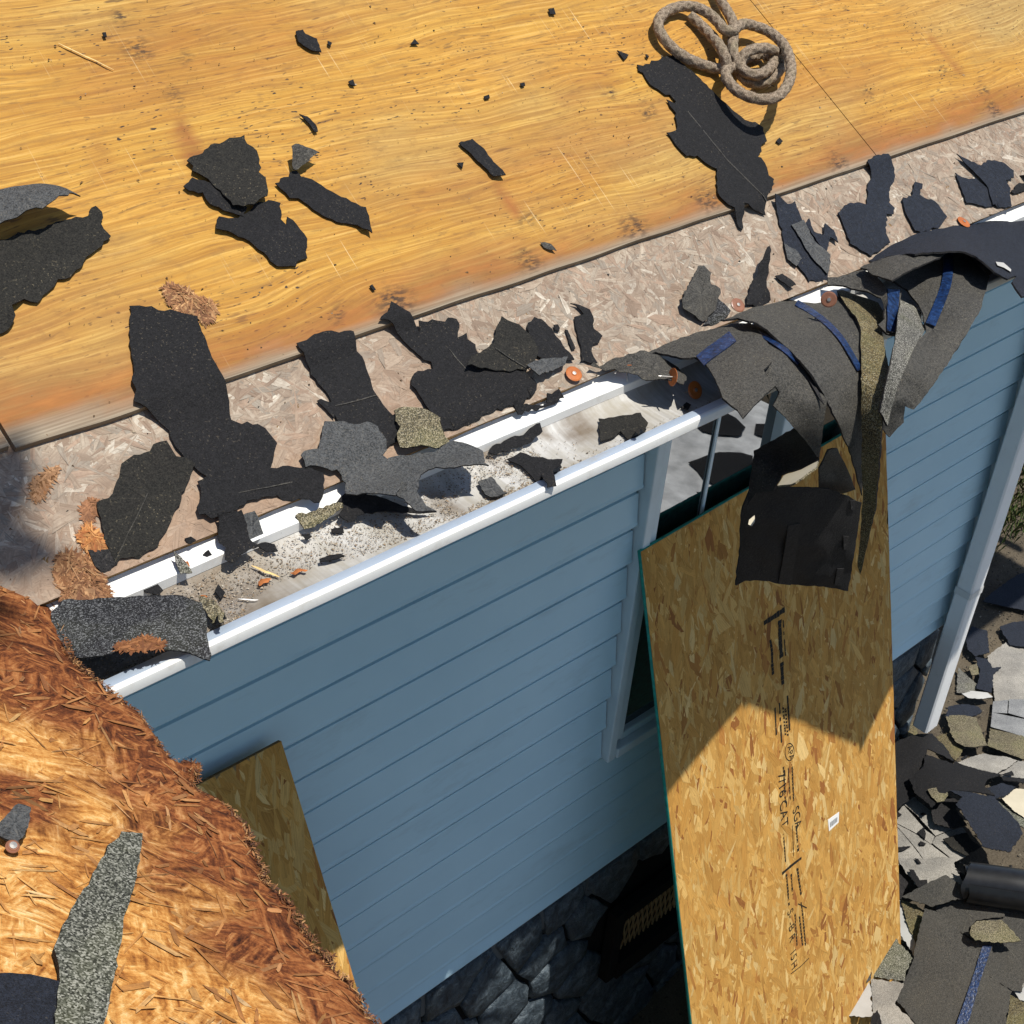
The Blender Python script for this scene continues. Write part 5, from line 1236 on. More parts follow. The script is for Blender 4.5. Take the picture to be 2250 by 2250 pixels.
sheet(DS, "black back of a shingle folded double above the hanging panel", [(1656, 990), (1684, 975), (1744, 940), (1775, 965), (1799, 1003), (1797, 1016), (1717, 1042), (1700, 1078), (1660, 1085), (1645, 1105), (1640, 1120), (1648, 1050), (1654, 1010)],
      [(1656, 990, -.68), (1744, 940, -.66), (1799, 1003, -.79), (1717, 1042, -.74), (1645, 1100, -.68)], ('felt_k', 'felt_k'), wave=.008)
sheet("shingle_scrap", "tan folded lip catching the sun above the hanging panel", [(1708, 1067), (1722, 1044), (1760, 1032), (1797, 1013), (1794, 1026), (1762, 1050), (1738, 1064)], [(1708, 1067, -.80), (1797, 1013, -.83), (1760, 1040, -.83)], ('cream', 'tan'), .003, 1.2, .002, cat="shingle scrap")
sheet("shingle_scrap", "small tan tab at the left end of the fold", [(1646, 1142), (1658, 1132), (1659, 1146), (1652, 1156), (1644, 1152)], [(1646, 1142, -.75), (1658, 1132, -.75), (1652, 1156, -.76)], ('cream', 'tan'), .003, 1, 0, cat="shingle scrap")
sheet(DS, "crumpled dark shingle deep inside the hanging bundle", [(1800, 1030), (1820, 990), (1840, 985), (1862, 1030), (1880, 1075), (1850, 1085), (1800, 1075)], [(1800, 1030, -.66), (1840, 985, -.68), (1880, 1075, -.62), (1800, 1075, -.62)], ('felt_br', 'felt_k'), wave=.02)
# right-hand hanging sheets
o, f = sheet(DS, "dark brown sheet curving down at the right of the bundle", [(1962, 615), (2009, 588), (2070, 563), (2089, 552), (2130, 560), (2174, 609), (2154, 682), (2105, 764), (2050, 848), (2008, 900), (1989, 893), (1986, 928), (1955, 961), (1936, 936), (1940, 880), (1962, 800), (2000, 760), (2035, 730), (2029, 690), (2018, 668), (1993, 635)],
             [(1962, 615, -.62), (2089, 552, -.60), (2174, 609, -.70), (2154, 682, -.78), (2050, 848, -.86), (1955, 961, -.86), (1993, 635, -.64), (2035, 730, -.76), (1962, 800, -.82), (2080, 660, -.72)], ('felt_br', 'felt'), wave=.006)
band([(2084, 556), (2082, 609), (2071, 648), (2045, 712)], 22, o, f)
sheet(DS, "grey-brown granule-faced strip beside the dark brown hanging sheet", [(1978, 658), (2006, 671), (2024, 686), (2024, 707), (2036, 720), (2009, 764), (1975, 842), (1950, 935), (1934, 905), (1950, 829), (1958, 790), (1970, 728)],
      [(1978, 658, -.66), (2024, 690, -.70), (2009, 764, -.80), (1950, 930, -.87), (1958, 790, -.82)], ('grey', 'felt'), wave=.004)
sheet(DS, "narrow golden-brown granule-faced strip hanging almost to the board", [(1835, 632), (1860, 640), (1905, 655), (1930, 665), (1944, 690), (1938, 730), (1950, 790), (1960, 829), (1955, 850), (1941, 900), (1936, 955), (1930, 1033), (1923, 1123), (1905, 1200), (1890, 1262), (1884, 1245), (1889, 1190), (1896, 1085), (1893, 1033), (1893, 850), (1892, 725), (1884, 702), (1861, 673)],
      [(1835, 632, -.54), (1930, 665, -.60), (1884, 702, -.665), (1940, 730, -.70), (1892, 850, -.80), (1955, 840, -.83), (1896, 1033, -.83), (1930, 1033, -.87), (1890, 1255, -.80), (1915, 1150, -.84)], ('tan2', 'felt'), wave=.004)
o, f = sheet(DS, "broad charcoal shingle with a blue strip arching over the gutter", [(1588, 703), (1609, 696), (1648, 678), (1694, 667), (1738, 657), (1790, 645), (1835, 635), (1861, 673), (1884, 702), (1893, 725), (1895, 850), (1896, 1033), (1895, 1090), (1881, 1033), (1861, 976), (1835, 916), (1817, 880), (1790, 832), (1764, 799), (1725, 760), (1686, 724), (1655, 706), (1619, 698)],
             [(1738, 657, -.53), (1835, 635, -.53), (1884, 702, -.655), (1893, 850, -.79), (1895, 1087, -.80), (1588, 703, -.56), (1655, 700, -.60), (1764, 799, -.745), (1817, 880, -.80), (1861, 976, -.82), (1800, 730, -.66)], ('felt_br', 'felt_k'), wave=.004)
band([(1750, 664), (1785, 685), (1820, 712), (1850, 745), (1875, 785), (1890, 812)], 13, o, f, w2=11)
o, f = sheet(DS, "charcoal shingle curling down under the broad one, blue strip on its edge", [(1640, 712), (1658, 712), (1686, 726), (1712, 745), (1764, 799), (1800, 854), (1817, 880), (1814, 903), (1806, 968), (1801, 1004), (1795, 1004), (1770, 968), (1731, 924), (1699, 891), (1713, 862), (1703, 847), (1676, 812), (1680, 790), (1676, 755), (1650, 730)],
             [(1645, 715, -.57), (1764, 799, -.73), (1817, 880, -.80), (1801, 1002, -.80), (1699, 890, -.755), (1676, 790, -.70), (1731, 924, -.78)], ('felt_br', 'felt_k'), wave=.004)
band([(1657, 728), (1690, 744), (1725, 768), (1757, 796)], 11, o, f)
sheet("sealant_strip", None, [(1757, 796), (1764, 802), (1800, 862), (1812, 890), (1803, 880), (1780, 840)], None, ('felt_k', 'felt_k'), .002, .5, 0, parent=o, off=.004, fin=f)
o, f = sheet(DS, "charcoal flap with a bright blue strip and ragged corner over the gutter lip", [(1399, 786), (1461, 756), (1531, 730), (1570, 722), (1609, 711), (1648, 708), (1662, 722), (1690, 758), (1696, 794), (1678, 812), (1682, 822), (1704, 846), (1632, 918), (1620, 900), (1606, 890), (1588, 874), (1572, 833), (1552, 802), (1526, 784), (1495, 786), (1440, 773)],
             [(1399, 786, -.545), (1531, 730, -.545), (1648, 709, -.575), (1694, 794, -.72), (1704, 846, -.77), (1632, 918, -.79), (1588, 874, -.74), (1552, 802, -.655), (1495, 786, -.60), (1620, 780, -.67)], ('felt_br', 'felt_k'), wave=.004)
band([(1610, 738), (1580, 760), (1555, 778), (1538, 792)], 26, o, f)
# the upper sheets of the bundle
sheet(DS, "arched grey-brown flap on top of the golden-brown strip", [(1819, 609), (1841, 609), (1872, 598), (1895, 593), (1916, 598), (1935, 617), (1947, 632), (1949, 660), (1943, 681), (1936, 655), (1916, 645), (1879, 635), (1853, 627), (1819, 626)], [(1819, 618, -.55), (1895, 593, -.57), (1916, 645, -.63), (1949, 660, -.67), (1943, 681, -.675), (1853, 627, -.575)], ('felt_br', 'felt_k'), wave=.003)
o, f = sheet(DS, "short upright strip faced with blue sealant in the middle of the bundle", [(1947, 630), (1980, 632), (1975, 720), (1968, 737), (1949, 733), (1930, 713), (1944, 700)], [(1947, 630, -.64), (1980, 632, -.64), (1975, 720, -.71), (1930, 713, -.70)], ('felt_br', 'felt_k'), wave=.002)
sheet("sealant_strip", None, [(1951, 634), (1977, 636), (1972, 716), (1965, 730), (1950, 726)], None, ('blue', 'blue'), .0016, .8, 0, parent=o, off=.0045, fin=f, grid=7)
sheet(DS, "brown-grey underside flap below the big blue-black sheet", [(1890, 588), (1918, 575), (1957, 563), (2010, 556), (2081, 552), (2066, 566), (2009, 588), (1960, 616), (1918, 604), (1905, 591)], [(1890, 588, -.575), (1957, 563, -.60), (2081, 552, -.645), (2009, 588, -.665), (1960, 616, -.665), (1918, 604, -.62)], ('felt_br', 'felt_k'), wave=.003)
o, f = sheet(DS, "big blue-black sheet arching over the eave at the right edge", [(1908, 573), (1932, 556), (1954, 541), (1983, 528), (2024, 510), (2083, 499), (2116, 496), (2145, 492), (2178, 463), (2219, 453), (2238, 466), (2260, 474), (2300, 470), (2400, 425), (2400, 540), (2300, 640), (2246, 652), (2232, 633), (2224, 619), (2234, 606), (2215, 613), (2186, 598), (2166, 580), (2145, 563), (2120, 553), (2087, 551), (2041, 555), (2000, 557), (1957, 562), (1918, 575)],
             [(1908, 573, -.565), (2024, 510, -.53), (2145, 492, -.535), (2219, 453, -.50), (2300, 470, -.54), (2400, 425, -.53), (2400, 540, -.69), (2300, 640, -.79), (2246, 652, -.80), (2166, 580, -.72), (2087, 551, -.66), (2000, 557, -.625), (2200, 530, -.63)], ('felt_b', 'felt_k'), wave=.004)
for q in ([(2188, 575), (2205, 577), (2222, 592), (2221, 597), (2206, 588), (2192, 583)],):
    sheet("torn_spot", None, q, None, ('whitish', 'felt'), .001, 1, 0, parent=o, off=.005, fin=f, grid=7)
# unseen shingles added past the right edge, shaped to shadow board and wall
g9 = random.Random(12)
for k, (x0, w, d0, d1, o0, o1) in enumerate(((2.90, .32, .06, .22, -.03, .05), (3.20, .28, .20, .46, .05, .10), (3.46, .20, .46, .24, .10, .08), (3.62, .30, .26, .22, .08, .08), (3.88, .34, .30, .22, .09, .09), (4.19, .42, .22, .16, .085, .06))):
    V2 = []; T2 = []; n = 12; m = 6; drop = max(d0, d1)
    for i in range(n + 1):
        t = i / n; 
        if t < .3: y = -.44 - .3 * t / .3; z = 3.02 + .055 * math.sin(t / .3 * 1.9) + (-.44 - y) * 0
        else: u_ = (t - .3) / .7; y = -.74; z = 3.065 - .05 * 0 - u_ * drop
        for j in range(m + 1):
            s = j / m; zz = z if t < .3 else 3.065 - (t - .3) / .7 * (d0 + (d1 - d0) * s); oo = o0 + (o1 - o0) * s; yy = y - (0 if t < .3 else 1) * oo * math.sin(min(1, (t - .3) / .35) * 1.57) + (max(0, -o0) * (1 - s) * min(1, t / .3) if t < .3 else 0); V2.append((x0 + w * s, yy - .003 * math.sin(s * 3.1 + k), zz + .012 * mnoise.noise(Vector((x0 * 5 + s * 3, t * 4, k)))))
    for i in range(n):
        for j in range(m):
            a = i * (m + 1) + j; T2 += [(a, a + 1, a + m + 2), (a, a + m + 2, a + m + 1)]
    o = shell(DS, V2, T2, .0035, [MAT['felt_br'], MAT['felt_k']])
    tag(o, "unseen torn shingle added past the right edge to cast shadow", "draped shingle", "added shadow-casting shingles past the right edge")

# ------------------------------------------------------------------ debris on the ground
def gz(k): return lambda x, y: pile_z(x, y) + k
GS = "ground_shingle"
def ground(label, c, pts, mats, lvl, lifts=(), cat="shingle", name=GS, wave=.010, **kw):
    return scrap(name, label, c, pts, gz(lvl), mats, .0, lifts, wave, .004, cat, None, kw.pop('tear', .004), kw.pop('grid', .03), kw.pop('wf', 6), **kw)
# pale three-tab shingles lying face up: each tab its own piece
def tabs(label, c, pieces, mat, lvl):
    root = None
    for i, pts in enumerate(pieces):
        o = scrap("tab", None, c, pts, gz(lvl), (mat, 'felt'), .0, (), .004, .004, None, None, .001, .03, 5)
        if root is None: root = empty(GS, o.location); tag(root, label, "shingle")
        o.parent = root; o.location = o.location - root.location
tabs("pale grey three-tab shingle right of the golden board, dark scraps on it", 'U', [[(320, 1420), (470, 1215), (600, 1120), (640, 1170), (470, 1232), (720, 1520), (845, 1610), (800, 1700), (600, 1560)], [(480, 1225), (640, 1175), (800, 1300), (845, 1470), (1060, 1520), (850, 1600), (620, 1345)], [(300, 1460), (335, 1440), (590, 1740), (730, 1932), (320, 1960), (300, 1700)], [(345, 1435), (600, 1570), (800, 1710), (1080, 1920), (1000, 2010), (740, 1935), (600, 1735)], [(855, 1610), (1060, 1525), (1180, 1500), (1230, 1560), (940, 1640), (1080, 1770), (1230, 1850), (1085, 1915), (810, 1690)]], 'pale', .02)
tabs("pale blue-grey shingle beyond the downspout foot, at the right edge", 'U', [[(1552, -40), (1735, -60), (1725, 110), (1540, 95)], [(1745, -60), (2000, -60), (2000, 180), (1735, 112)], [(1540, 100), (2000, 190), (2000, 420), (1520, 280)]], 'pale_b', .02)
ground("tan granule band below the pale blue-grey shingle", 'U', [(1520, 288), (2000, 430), (2000, 700), (1850, 640), (1480, 500), (1490, 440)], ('tan', 'felt'), .012)
ground("tan granule-faced shingle right of the downspout foot", 'U', [(970, 155), (1180, 180), (1330, 190), (1400, 320), (1470, 520), (1330, 545), (1200, 530), (1100, 480), (1040, 390), (1000, 260)], ('tan', 'felt'), .03, [('U', (1200, 180), .08, .02)])
ground("blue-black scrap behind the tan shingle at the downspout", 'U', [(1010, 30), (1200, 0), (1370, 20), (1420, 80), (1350, 140), (1190, 180), (970, 150)], ('felt_b', 'felt'), .04)
ground("pale grey shingle half under the charcoal sheet, right", 'U', [(1110, 720), (1420, 610), (1690, 640), (1850, 690), (1720, 780), (1580, 870), (1400, 850)], ('pale', 'felt'), .02)
ground("tan soil-stained scrap left of the downspout foot", 'U', [(500, 480), (540, 260), (620, 170), (640, 400), (600, 470)], ('tan2', 'felt'), .02)
ground("brown tan scrap in front of the downspout foot", 'U', [(860, 400), (1020, 340), (1060, 470), (1200, 540), (1100, 700), (930, 580), (860, 520)], ('tan2', 'felt'), .012)
ground("pale grey piece cut by the right edge above the long dark strip", 'U', [(1590, 860), (1850, 700), (2000, 720), (2000, 920), (1660, 880)], ('pale', 'felt'), .012)
ground("black sheet between the board and the downspout foot", 'U', [(240, 570), (500, 490), (800, 415), (860, 540), (935, 590), (1050, 750), (720, 660), (700, 780), (540, 920), (610, 1110), (500, 1190), (380, 1290), (440, 1340), (380, 1385), (240, 1340)], ('felt', 'felt'), .045, [('U', (640, 560), .15, .05)])
ground("charcoal sheet with a pale spot across the debris", 'U', [(720, 640), (1050, 760), (1100, 710), (1130, 760), (1400, 850), (1650, 890), (1460, 960), (1430, 1040), (1560, 1150), (1300, 1110), (1000, 1110), (870, 1200), (800, 1290), (600, 1110), (520, 910), (690, 800)], ('felt', 'felt'), .075, [('U', (1100, 1000), .2, .02)])
ground("round tan patch on the charcoal sheet", 'U', [(755, 1040), (860, 1010), (960, 1030), (1005, 1100), (950, 1180), (870, 1195), (800, 1130)], ('tan', 'felt'), .10, name="shingle_scrap", cat="shingle scrap")
ground("large blue-black strip crossing the debris to the roll", 'U', [(1010, 1100), (1220, 1100), (1570, 1160), (1860, 1470), (1900, 1600), (1750, 1800), (1430, 1750), (1180, 1440), (1070, 1290), (1160, 1190)], ('felt_b', 'felt'), .10, [('U', (1150, 1350), .12, .03)])
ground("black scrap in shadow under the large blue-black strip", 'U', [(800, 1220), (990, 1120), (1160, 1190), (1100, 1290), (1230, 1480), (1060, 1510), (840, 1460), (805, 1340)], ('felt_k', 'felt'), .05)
ground("blue-black triangular scrap left of the cream piece", 'U', [(1430, 1040), (1660, 960), (1830, 1000), (1700, 1110), (1570, 1150), (1480, 1100)], ('felt_b', 'felt'), .06)
ground("long thin dark strip running to the right edge", 'U', [(1650, 880), (2000, 930), (2000, 975), (1670, 930)], ('felt', 'felt'), .06)
ground("cream-faced piece at the right edge below the thin dark strip", 'U', [(1640, 1150), (1830, 1030), (2000, 1030), (2000, 1420), (1800, 1290)], ('cream', 'felt'), .04)
ground("grey-green granule band under the cream piece", 'U', [(1590, 1160), (1640, 1150), (1800, 1290), (2000, 1440), (2000, 1540), (1860, 1470)], ('moss', 'felt'), .03)
ground("dark green-grey scrap on the pale three-tab shingle", 'U', [(940, 1640), (1220, 1560), (1290, 1660), (1400, 1740), (1320, 1790), (1230, 1840), (1080, 1770)], ('felt_o', 'felt'), .035)
for i, p_ in enumerate(([(630, 1555), (715, 1485), (735, 1560), (725, 1640)], [(655, 1690), (670, 1660), (735, 1690), (720, 1712), (670, 1715)], [(320, 1815), (370, 1740), (550, 1720), (450, 1780)], [(670, 1330), (700, 1315), (738, 1335), (690, 1345)], [(1160, 660), (1230, 620), (1240, 640), (1180, 680)], [(1640, 860), (1780, 810), (1805, 860)], [(1255, 235), (1300, 230), (1340, 320)], [(600, 1870), (640, 1880), (680, 1932), (640, 1932)])):
    ground(("dark triangular chip on the pale three-tab shingle", "two-pointed dark chip just below the triangular one", "dark lens-shaped curl beside the board on the ground", "tiny dark chip below the black sheet's torn end", "dark sliver on the pale grey half-covered shingle", "dark wedge at the end of the thin dark strip", "black slit-like chip on the tan shingle by the downspout", "dark sliver near the lower end of the three-tab shingle")[i], 'U', p_, ('felt', 'felt'), .030, cat="felt chip", name="felt_chip", grid=.03, wave=.004)["group"] = "dark chips on the ground shingles"
ground("pale grey shingle tail below the dark green-grey scrap", 'V', [(380, -60), (1080, -60), (1080, 60), (1160, 180), (1250, 300), (1180, 320), (960, 190), (640, 310), (560, 200)], ('pale', 'felt'), .022)
ground("ragged dark scrap on the pale shingle beside the board", 'V', [(530, 80), (590, 90), (620, 150), (660, 210), (750, 200), (755, 260), (640, 300), (560, 190)], ('felt', 'felt'), .035)
ground("dark blue-grey scrap tucked beside the black roll", 'V', [(1090, 80), (1150, 110), (1290, 250), (1250, 300), (1190, 240)], ('felt', 'felt'), .05)
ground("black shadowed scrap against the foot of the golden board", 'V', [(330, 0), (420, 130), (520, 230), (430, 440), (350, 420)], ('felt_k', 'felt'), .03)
ground("brown-grey diamond shingle left of the black roll", 'V', [(440, 410), (700, 300), (960, 190), (1180, 300), (1210, 370), (1190, 450), (870, 530), (780, 545)], ('felt_br', 'felt'), .09, [('V', (950, 200), .1, .02)])
ground("brown-grey sheet with a wavy lower edge under the diamond one", 'V', [(850, 560), (900, 480), (1190, 450), (1450, 480), (1690, 610), (1690, 660), (1340, 700), (1250, 800), (1250, 900), (1000, 760)], ('felt_br', 'felt'), .06)
ground("tan rounded granule-faced tab lying on the blue-striped shingle", 'V', [(1250, 900), (1260, 810), (1340, 740), (1500, 700), (1660, 680), (1780, 800), (1890, 930), (1560, 970), (1320, 975)], ('tan', 'felt'), .12, [('V', (1300, 850), .06, .02)])
ground("charcoal shingle at the right edge under the tan tab", 'V', [(1500, 560), (1750, 540), (2000, 560), (2000, 1000), (1900, 1560), (1780, 1540), (1500, 1370), (1300, 975)], ('felt_br', 'felt'), .05)
bs = ground("large charcoal shingle with a long blue strip, bottom right", 'V', [(700, 590), (830, 620), (1300, 970), (1545, 985), (1500, 1370), (1780, 1545), (1690, 1990), (640, 1990), (365, 1660), (530, 1290), (590, 1150), (620, 960)], ('felt_br', 'felt'), .085, [('V', (800, 620), .1, .015)])
stp = scrap("sealant_strip", None, 'V', [(1430, 985), (1545, 985), (1400, 1400), (1235, 1990), (1090, 1990), (1280, 1450)], gz(.1015), ('blue', 'blue'), .0, (), .004, .0025, None, None, .001, .03, 6)
stp.parent = bs; stp.location = stp.location - bs.location
ground("olive-grey folded shingle between the board and the large blue-striped one", 'V', [(430, 450), (620, 500), (710, 590), (680, 760), (620, 960), (520, 760)], ('tan2', 'felt'), .06)
ground("light grey folded edge against the right foot of the board", 'V', [(350, 430), (420, 450), (520, 760), (640, 960), (590, 1130), (450, 900), (380, 720)], ('whitish', 'felt'), .05)
ground("granule-faced top of a shingle on the foot of the golden board", 'I', [(858, 1400), (950, 1415), (1050, 1430), (1180, 1430), (1300, 1570), (1260, 1640), (1250, 1700), (1050, 1670), (845, 1640)], ('moss', 'felt'), .12, [('I', (900, 1400), .1, .02)])
ground("light grey lower face of the shingle on the board foot", 'I', [(843, 1650), (1055, 1680), (1072, 1905), (840, 1880)], ('whitish', 'felt'), .125)
ground("pale tan square tab beside the light grey one, bottom", 'I', [(1062, 1680), (1250, 1705), (1200, 1820), (1330, 1960), (1080, 1960)], ('pale', 'felt'), .122)
for i in range(6):
    ground(("first", "second", "third", "fourth", "fifth", "sixth")[i] + " black adhesive dot from the left on the board-foot shingle", 'I', [(850 + i * 33, 1622 + i * 6), (872 + i * 33, 1620 + i * 6), (876 + i * 33, 1640 + i * 6), (856 + i * 33, 1645 + i * 6)], ('felt_k', 'felt'), .134, cat="adhesive dot", name="adhesive_dot", grid=.03, wave=.001)["group"] = "adhesive dots on a shingle"
ground("grey finger-shaped strip standing in the slot of the board-foot shingle", 'I', [(1035, 1560), (1060, 1540), (1072, 1600), (1060, 1690), (1040, 1705), (1035, 1640)], ('felt_g', 'felt'), .15)
ground("black jagged sheet at the very bottom in front of the board", 'I', [(470, 1960), (640, 1830), (700, 1730), (760, 1740), (830, 1680), (845, 1880), (800, 1960)], ('felt_k', 'felt'), .10)
ground("thin grey-tan strip leaning in the black jagged sheet", 'I', [(690, 1880), (760, 1760), (775, 1770), (720, 1880)], ('felt_br', 'felt'), .13)
ground("small green-grey granule piece at the bottom edge", 'I', [(730, 1860), (840, 1870), (845, 1990), (730, 1990)], ('moss', 'felt'), .115)
ground("dark pointed scrap at the bottom edge right of the tan tab", 'I', [(1040, 1990), (1070, 1890), (1100, 1860), (1140, 1990)], ('felt', 'felt'), .14)
ground("white scrap at the right edge near the bottom", 'V', [(1790, 1510), (2000, 1500), (2000, 1720), (1860, 1640)], ('whitish', 'felt'), .04)
ground("tan scrap in the bottom right corner", 'V', [(1760, 1600), (1850, 1650), (2000, 1750), (2000, 1990), (1700, 1990)], ('tan2', 'felt'), .035)
ground("pale shingle filling the ground behind the bottom right corner", 'V', [(1500, 1400), (2050, 1400), (2100, 2100), (1500, 2100)], ('pale', 'felt'), .01)
ground("pale shingle in sun right of the downspout, dark blue scraps on it", 'W', [(500, 1620), (620, 1530), (800, 1560), (800, 1960), (560, 1960), (530, 1760)], ('pale', 'felt'), .010)
ground("dark blue sheet leaning by the downspout strap shadow", 'W', [(360, 1500), (400, 1420), (500, 1450), (512, 1600), (420, 1625), (370, 1580)], ('felt_b', 'felt'), .03)
ground("small forked dark blue scrap below the leaning sheet", 'W', [(420, 1620), (500, 1640), (530, 1700), (590, 1690), (540, 1740), (530, 1860), (430, 1830), (450, 1720)], ('felt_b', 'felt'), .025)
ground("dark sheet in the house shade at the right edge", 'W', [(580, 1430), (660, 1400), (800, 1390), (800, 1570), (650, 1550)], ('felt_b', 'felt'), .02)
ground("long dark sheet in the house shade right of the downspout strap", 'W', [(470, 1260), (560, 1180), (700, 1080), (800, 1060), (800, 1330), (640, 1300)], ('felt_b', 'felt'), .02)
ground("small tan scrap between downspout and forked scrap", 'W', [(375, 1690), (430, 1670), (445, 1740), (400, 1745)], ('tan', 'felt'), .03)
ground("whitish oval scrap at the downspout foot", 'W', [(330, 1870), (400, 1850), (500, 1860), (535, 1890), (440, 1905), (370, 1900)], ('whitish', 'felt'), .035)
ground("tan-grey shingle beside the downspout foot, partly in shade", 'W', [(310, 1700), (370, 1750), (430, 1800), (420, 1870), (300, 1850)], ('grey', 'felt'), .012)
# roll of felt
def felt_roll():
    a = hit((2122, 1937), gz(.11)); b = hit((2330, 1968), gz(.11)); ax = (b - a).normalized(); u = ax.cross(Vector((0, 0, 1))).normalized(); w = u.cross(ax).normalized()
    V = []; T = []; n = 60; m = 14
    for i in range(m + 1):
        t = i / m
        for j in range(n + 1):
            th = j / n * 4.4 * math.pi - .6; r = .080 - .010 * (1 - j / n) * 2.6 + .003 * mnoise.noise(Vector((t * 3, j * .06, 0)))
            e = (.012 * math.sin(j * .35) + .008 * mnoise.noise(Vector((j * .3, 4, 1)))) if i == 0 else 0
            V.append(a + ax * (t * (b - a).length + e) + (u * math.cos(th) + w * math.sin(th)) * r)
    for i in range(m):
        for j in range(n): q = i * (n + 1) + j; T += [(q, q + 1, q + n + 2), (q, q + n + 2, q + n + 1)]
    return tag(shell("felt_roll", V, T, .0025, [MAT['roll'], MAT['roll']]), "black glossy rolled-up felt on the debris at the right edge", "felt roll")
MAT['roll'] = plain("smooth_bitumen", (.012, .0125, .014), .34, .5, var=.3, vscale=30)
felt_roll()
# ------------------------------------------------------------------ loose stuff
def crumbs(name, P, size, cols, mat='vcol', flat=.6, seed=0, parent=None, label=None, cat=None):
    g = np.random.default_rng(seed); n = len(P); s = np.clip(g.lognormal(0, .45, n), .4, 2.6)[:, None] * size
    tet = np.array([(1, 0, -.5), (-.5, .87, -.5), (-.5, -.87, -.5), (0, 0, .9)]); fi = [(0, 1, 3), (1, 2, 3), (2, 0, 3)]
    A = g.uniform(0, 6.28, n); ca, sa = np.cos(A), np.sin(A); st = g.uniform(.5, 1.7, n)
    Vv = []
    for k in range(4):
        x, y, z = tet[k]; x = x * st; y = y / st
        Vv.append(np.stack([P[:, 0] + (x * ca - y * sa) * s[:, 0], P[:, 1] + (x * sa + y * ca) * s[:, 0], P[:, 2] + (z + .3) * flat * s[:, 0]], 1))
    V = np.stack([Vv[i] for f in fi for i in f], 1).reshape(-1, 3)
    c = np.array(cols)[g.integers(0, len(cols), n)] * g.uniform(.6, 1.3, (n, 1))
    o0 = P.mean(0); o = obj(name, fast_polys(name, V - o0, 3, MAT[mat], np.repeat(c, 9, 0)), parent, Vector(o0))
    return tag(o, label, cat, kind='stuff')
g5 = np.random.default_rng(77)
n = 26000
x = np.concatenate([g5.uniform(.55, 4.3, n // 3), g5.uniform(.55, 1.35, n // 3 * 2)]); y = g5.uniform(-.662, -.565, len(x)); y = np.where(g5.random(len(x)) < .45, -.663 + np.abs(g5.normal(0, .012, len(x))), y)
keep = np.array([mnoise.noise(Vector((a * 4, b * 16, 2))) + .55 * sstep(1.5, .7, a) + .5 * sstep(-.645, -.66, b) > .14 for a, b in zip(x, y)]); x, y = x[keep], y[keep]
P = np.stack([x, y, [gut_z(a, b) + .0015 for a, b in zip(x, y)]], 1)
crumbs("gutter_silt", P, .0009, [(.34, .27, .19), (.24, .185, .12), (.42, .36, .28), (.27, .18, .10), (.14, .11, .08), (.46, .42, .34)], seed=1, flat=.35, label="brown granule silt washed into the gutter", cat="silt")
n = 2600; x = g5.uniform(.1, 3.6, n); y = g5.uniform(EY + .01, .75, n)
P = np.stack([x, y, [deck_z(a, b) + .001 for a, b in zip(x, y)]], 1)
crumbs("roof_grit", P, .0011, [(.05, .04, .035), (.12, .08, .05), (.025, .022, .02), (.34, .28, .2), (.20, .12, .06)], seed=2, label="dark grit and crumbs scattered over the bare deck", cat="grit")
n = 22000; x = g5.uniform(2.6, 6.2, n); y = g5.uniform(-1.7, 1.4, n)
P = np.stack([x, y, [ground_z(a, b) + .012 for a, b in zip(x, y)]], 1)
crumbs("ground_grit", P, .0032, [(.04, .036, .032), (.13, .105, .07), (.03, .03, .03), (.22, .19, .14), (.09, .07, .04)], seed=3, label="stones and shingle crumbs strewn over the yard soil", cat="grit")
# grass beyond the corner
def grass(label, x0, x1, y0, y1, n, seed, dens=lambda a, b: 1, h=.07):
    g = np.random.default_rng(seed); x = g.uniform(x0, x1, n); y = g.uniform(y0, y1, n)
    k = np.array([g.random() < dens(a, b) for a, b in zip(x, y)]); x, y = x[k], y[k]; n = len(x)
    z = np.array([ground_z(a, b) for a, b in zip(x, y)]); A = g.uniform(0, 6.28, n); H = g.uniform(.4, 1.3, n) * h; ln = g.uniform(.2, .9, n) * H; w = g.uniform(.0015, .0035, n)
    dx, dy = np.cos(A), np.sin(A)
    V = np.stack([np.stack([x - dy * w, y + dx * w, z], 1), np.stack([x + dy * w, y - dx * w, z], 1), np.stack([x + dx * ln * .4 + dy * w * .7, y + dy * ln * .4 - dx * w * .7, z + H * .65], 1), np.stack([x + dx * ln, y + dy * ln, z + H], 1), np.stack([x + dx * ln * .4 - dy * w * .7, y + dy * ln * .4 + dx * w * .7, z + H * .65], 1)], 1).reshape(-1, 3)
    c = np.array([(.055, .105, .022), (.085, .13, .03), (.04, .075, .018), (.15, .14, .05)])[g.integers(0, 4, n)] * g.uniform(.7, 1.3, (n, 1))
    o0 = np.array((x.mean(), y.mean(), z.mean())); o = obj("grass", fast_polys("grass", V - o0, 5, MAT['grass'], np.repeat(c, 5, 0)), None, Vector(o0))
    return tag(o, label, "grass", kind='stuff')
grass("short green grass beyond the house corner", 4.7, 9.0, .45, 5.0, 60000, 5, lambda a, b: sstep(.35, .6, b + .25 * mnoise.noise(Vector((a * 2, b * 2, 0)))))
grass("green lawn in front of the house, seen in the window", 5.6, 13, -9, -1.4, 60000, 6, lambda a, b: sstep(6.0, 6.6, a + .5 * mnoise.noise(Vector((a, b, 3)))), .09)
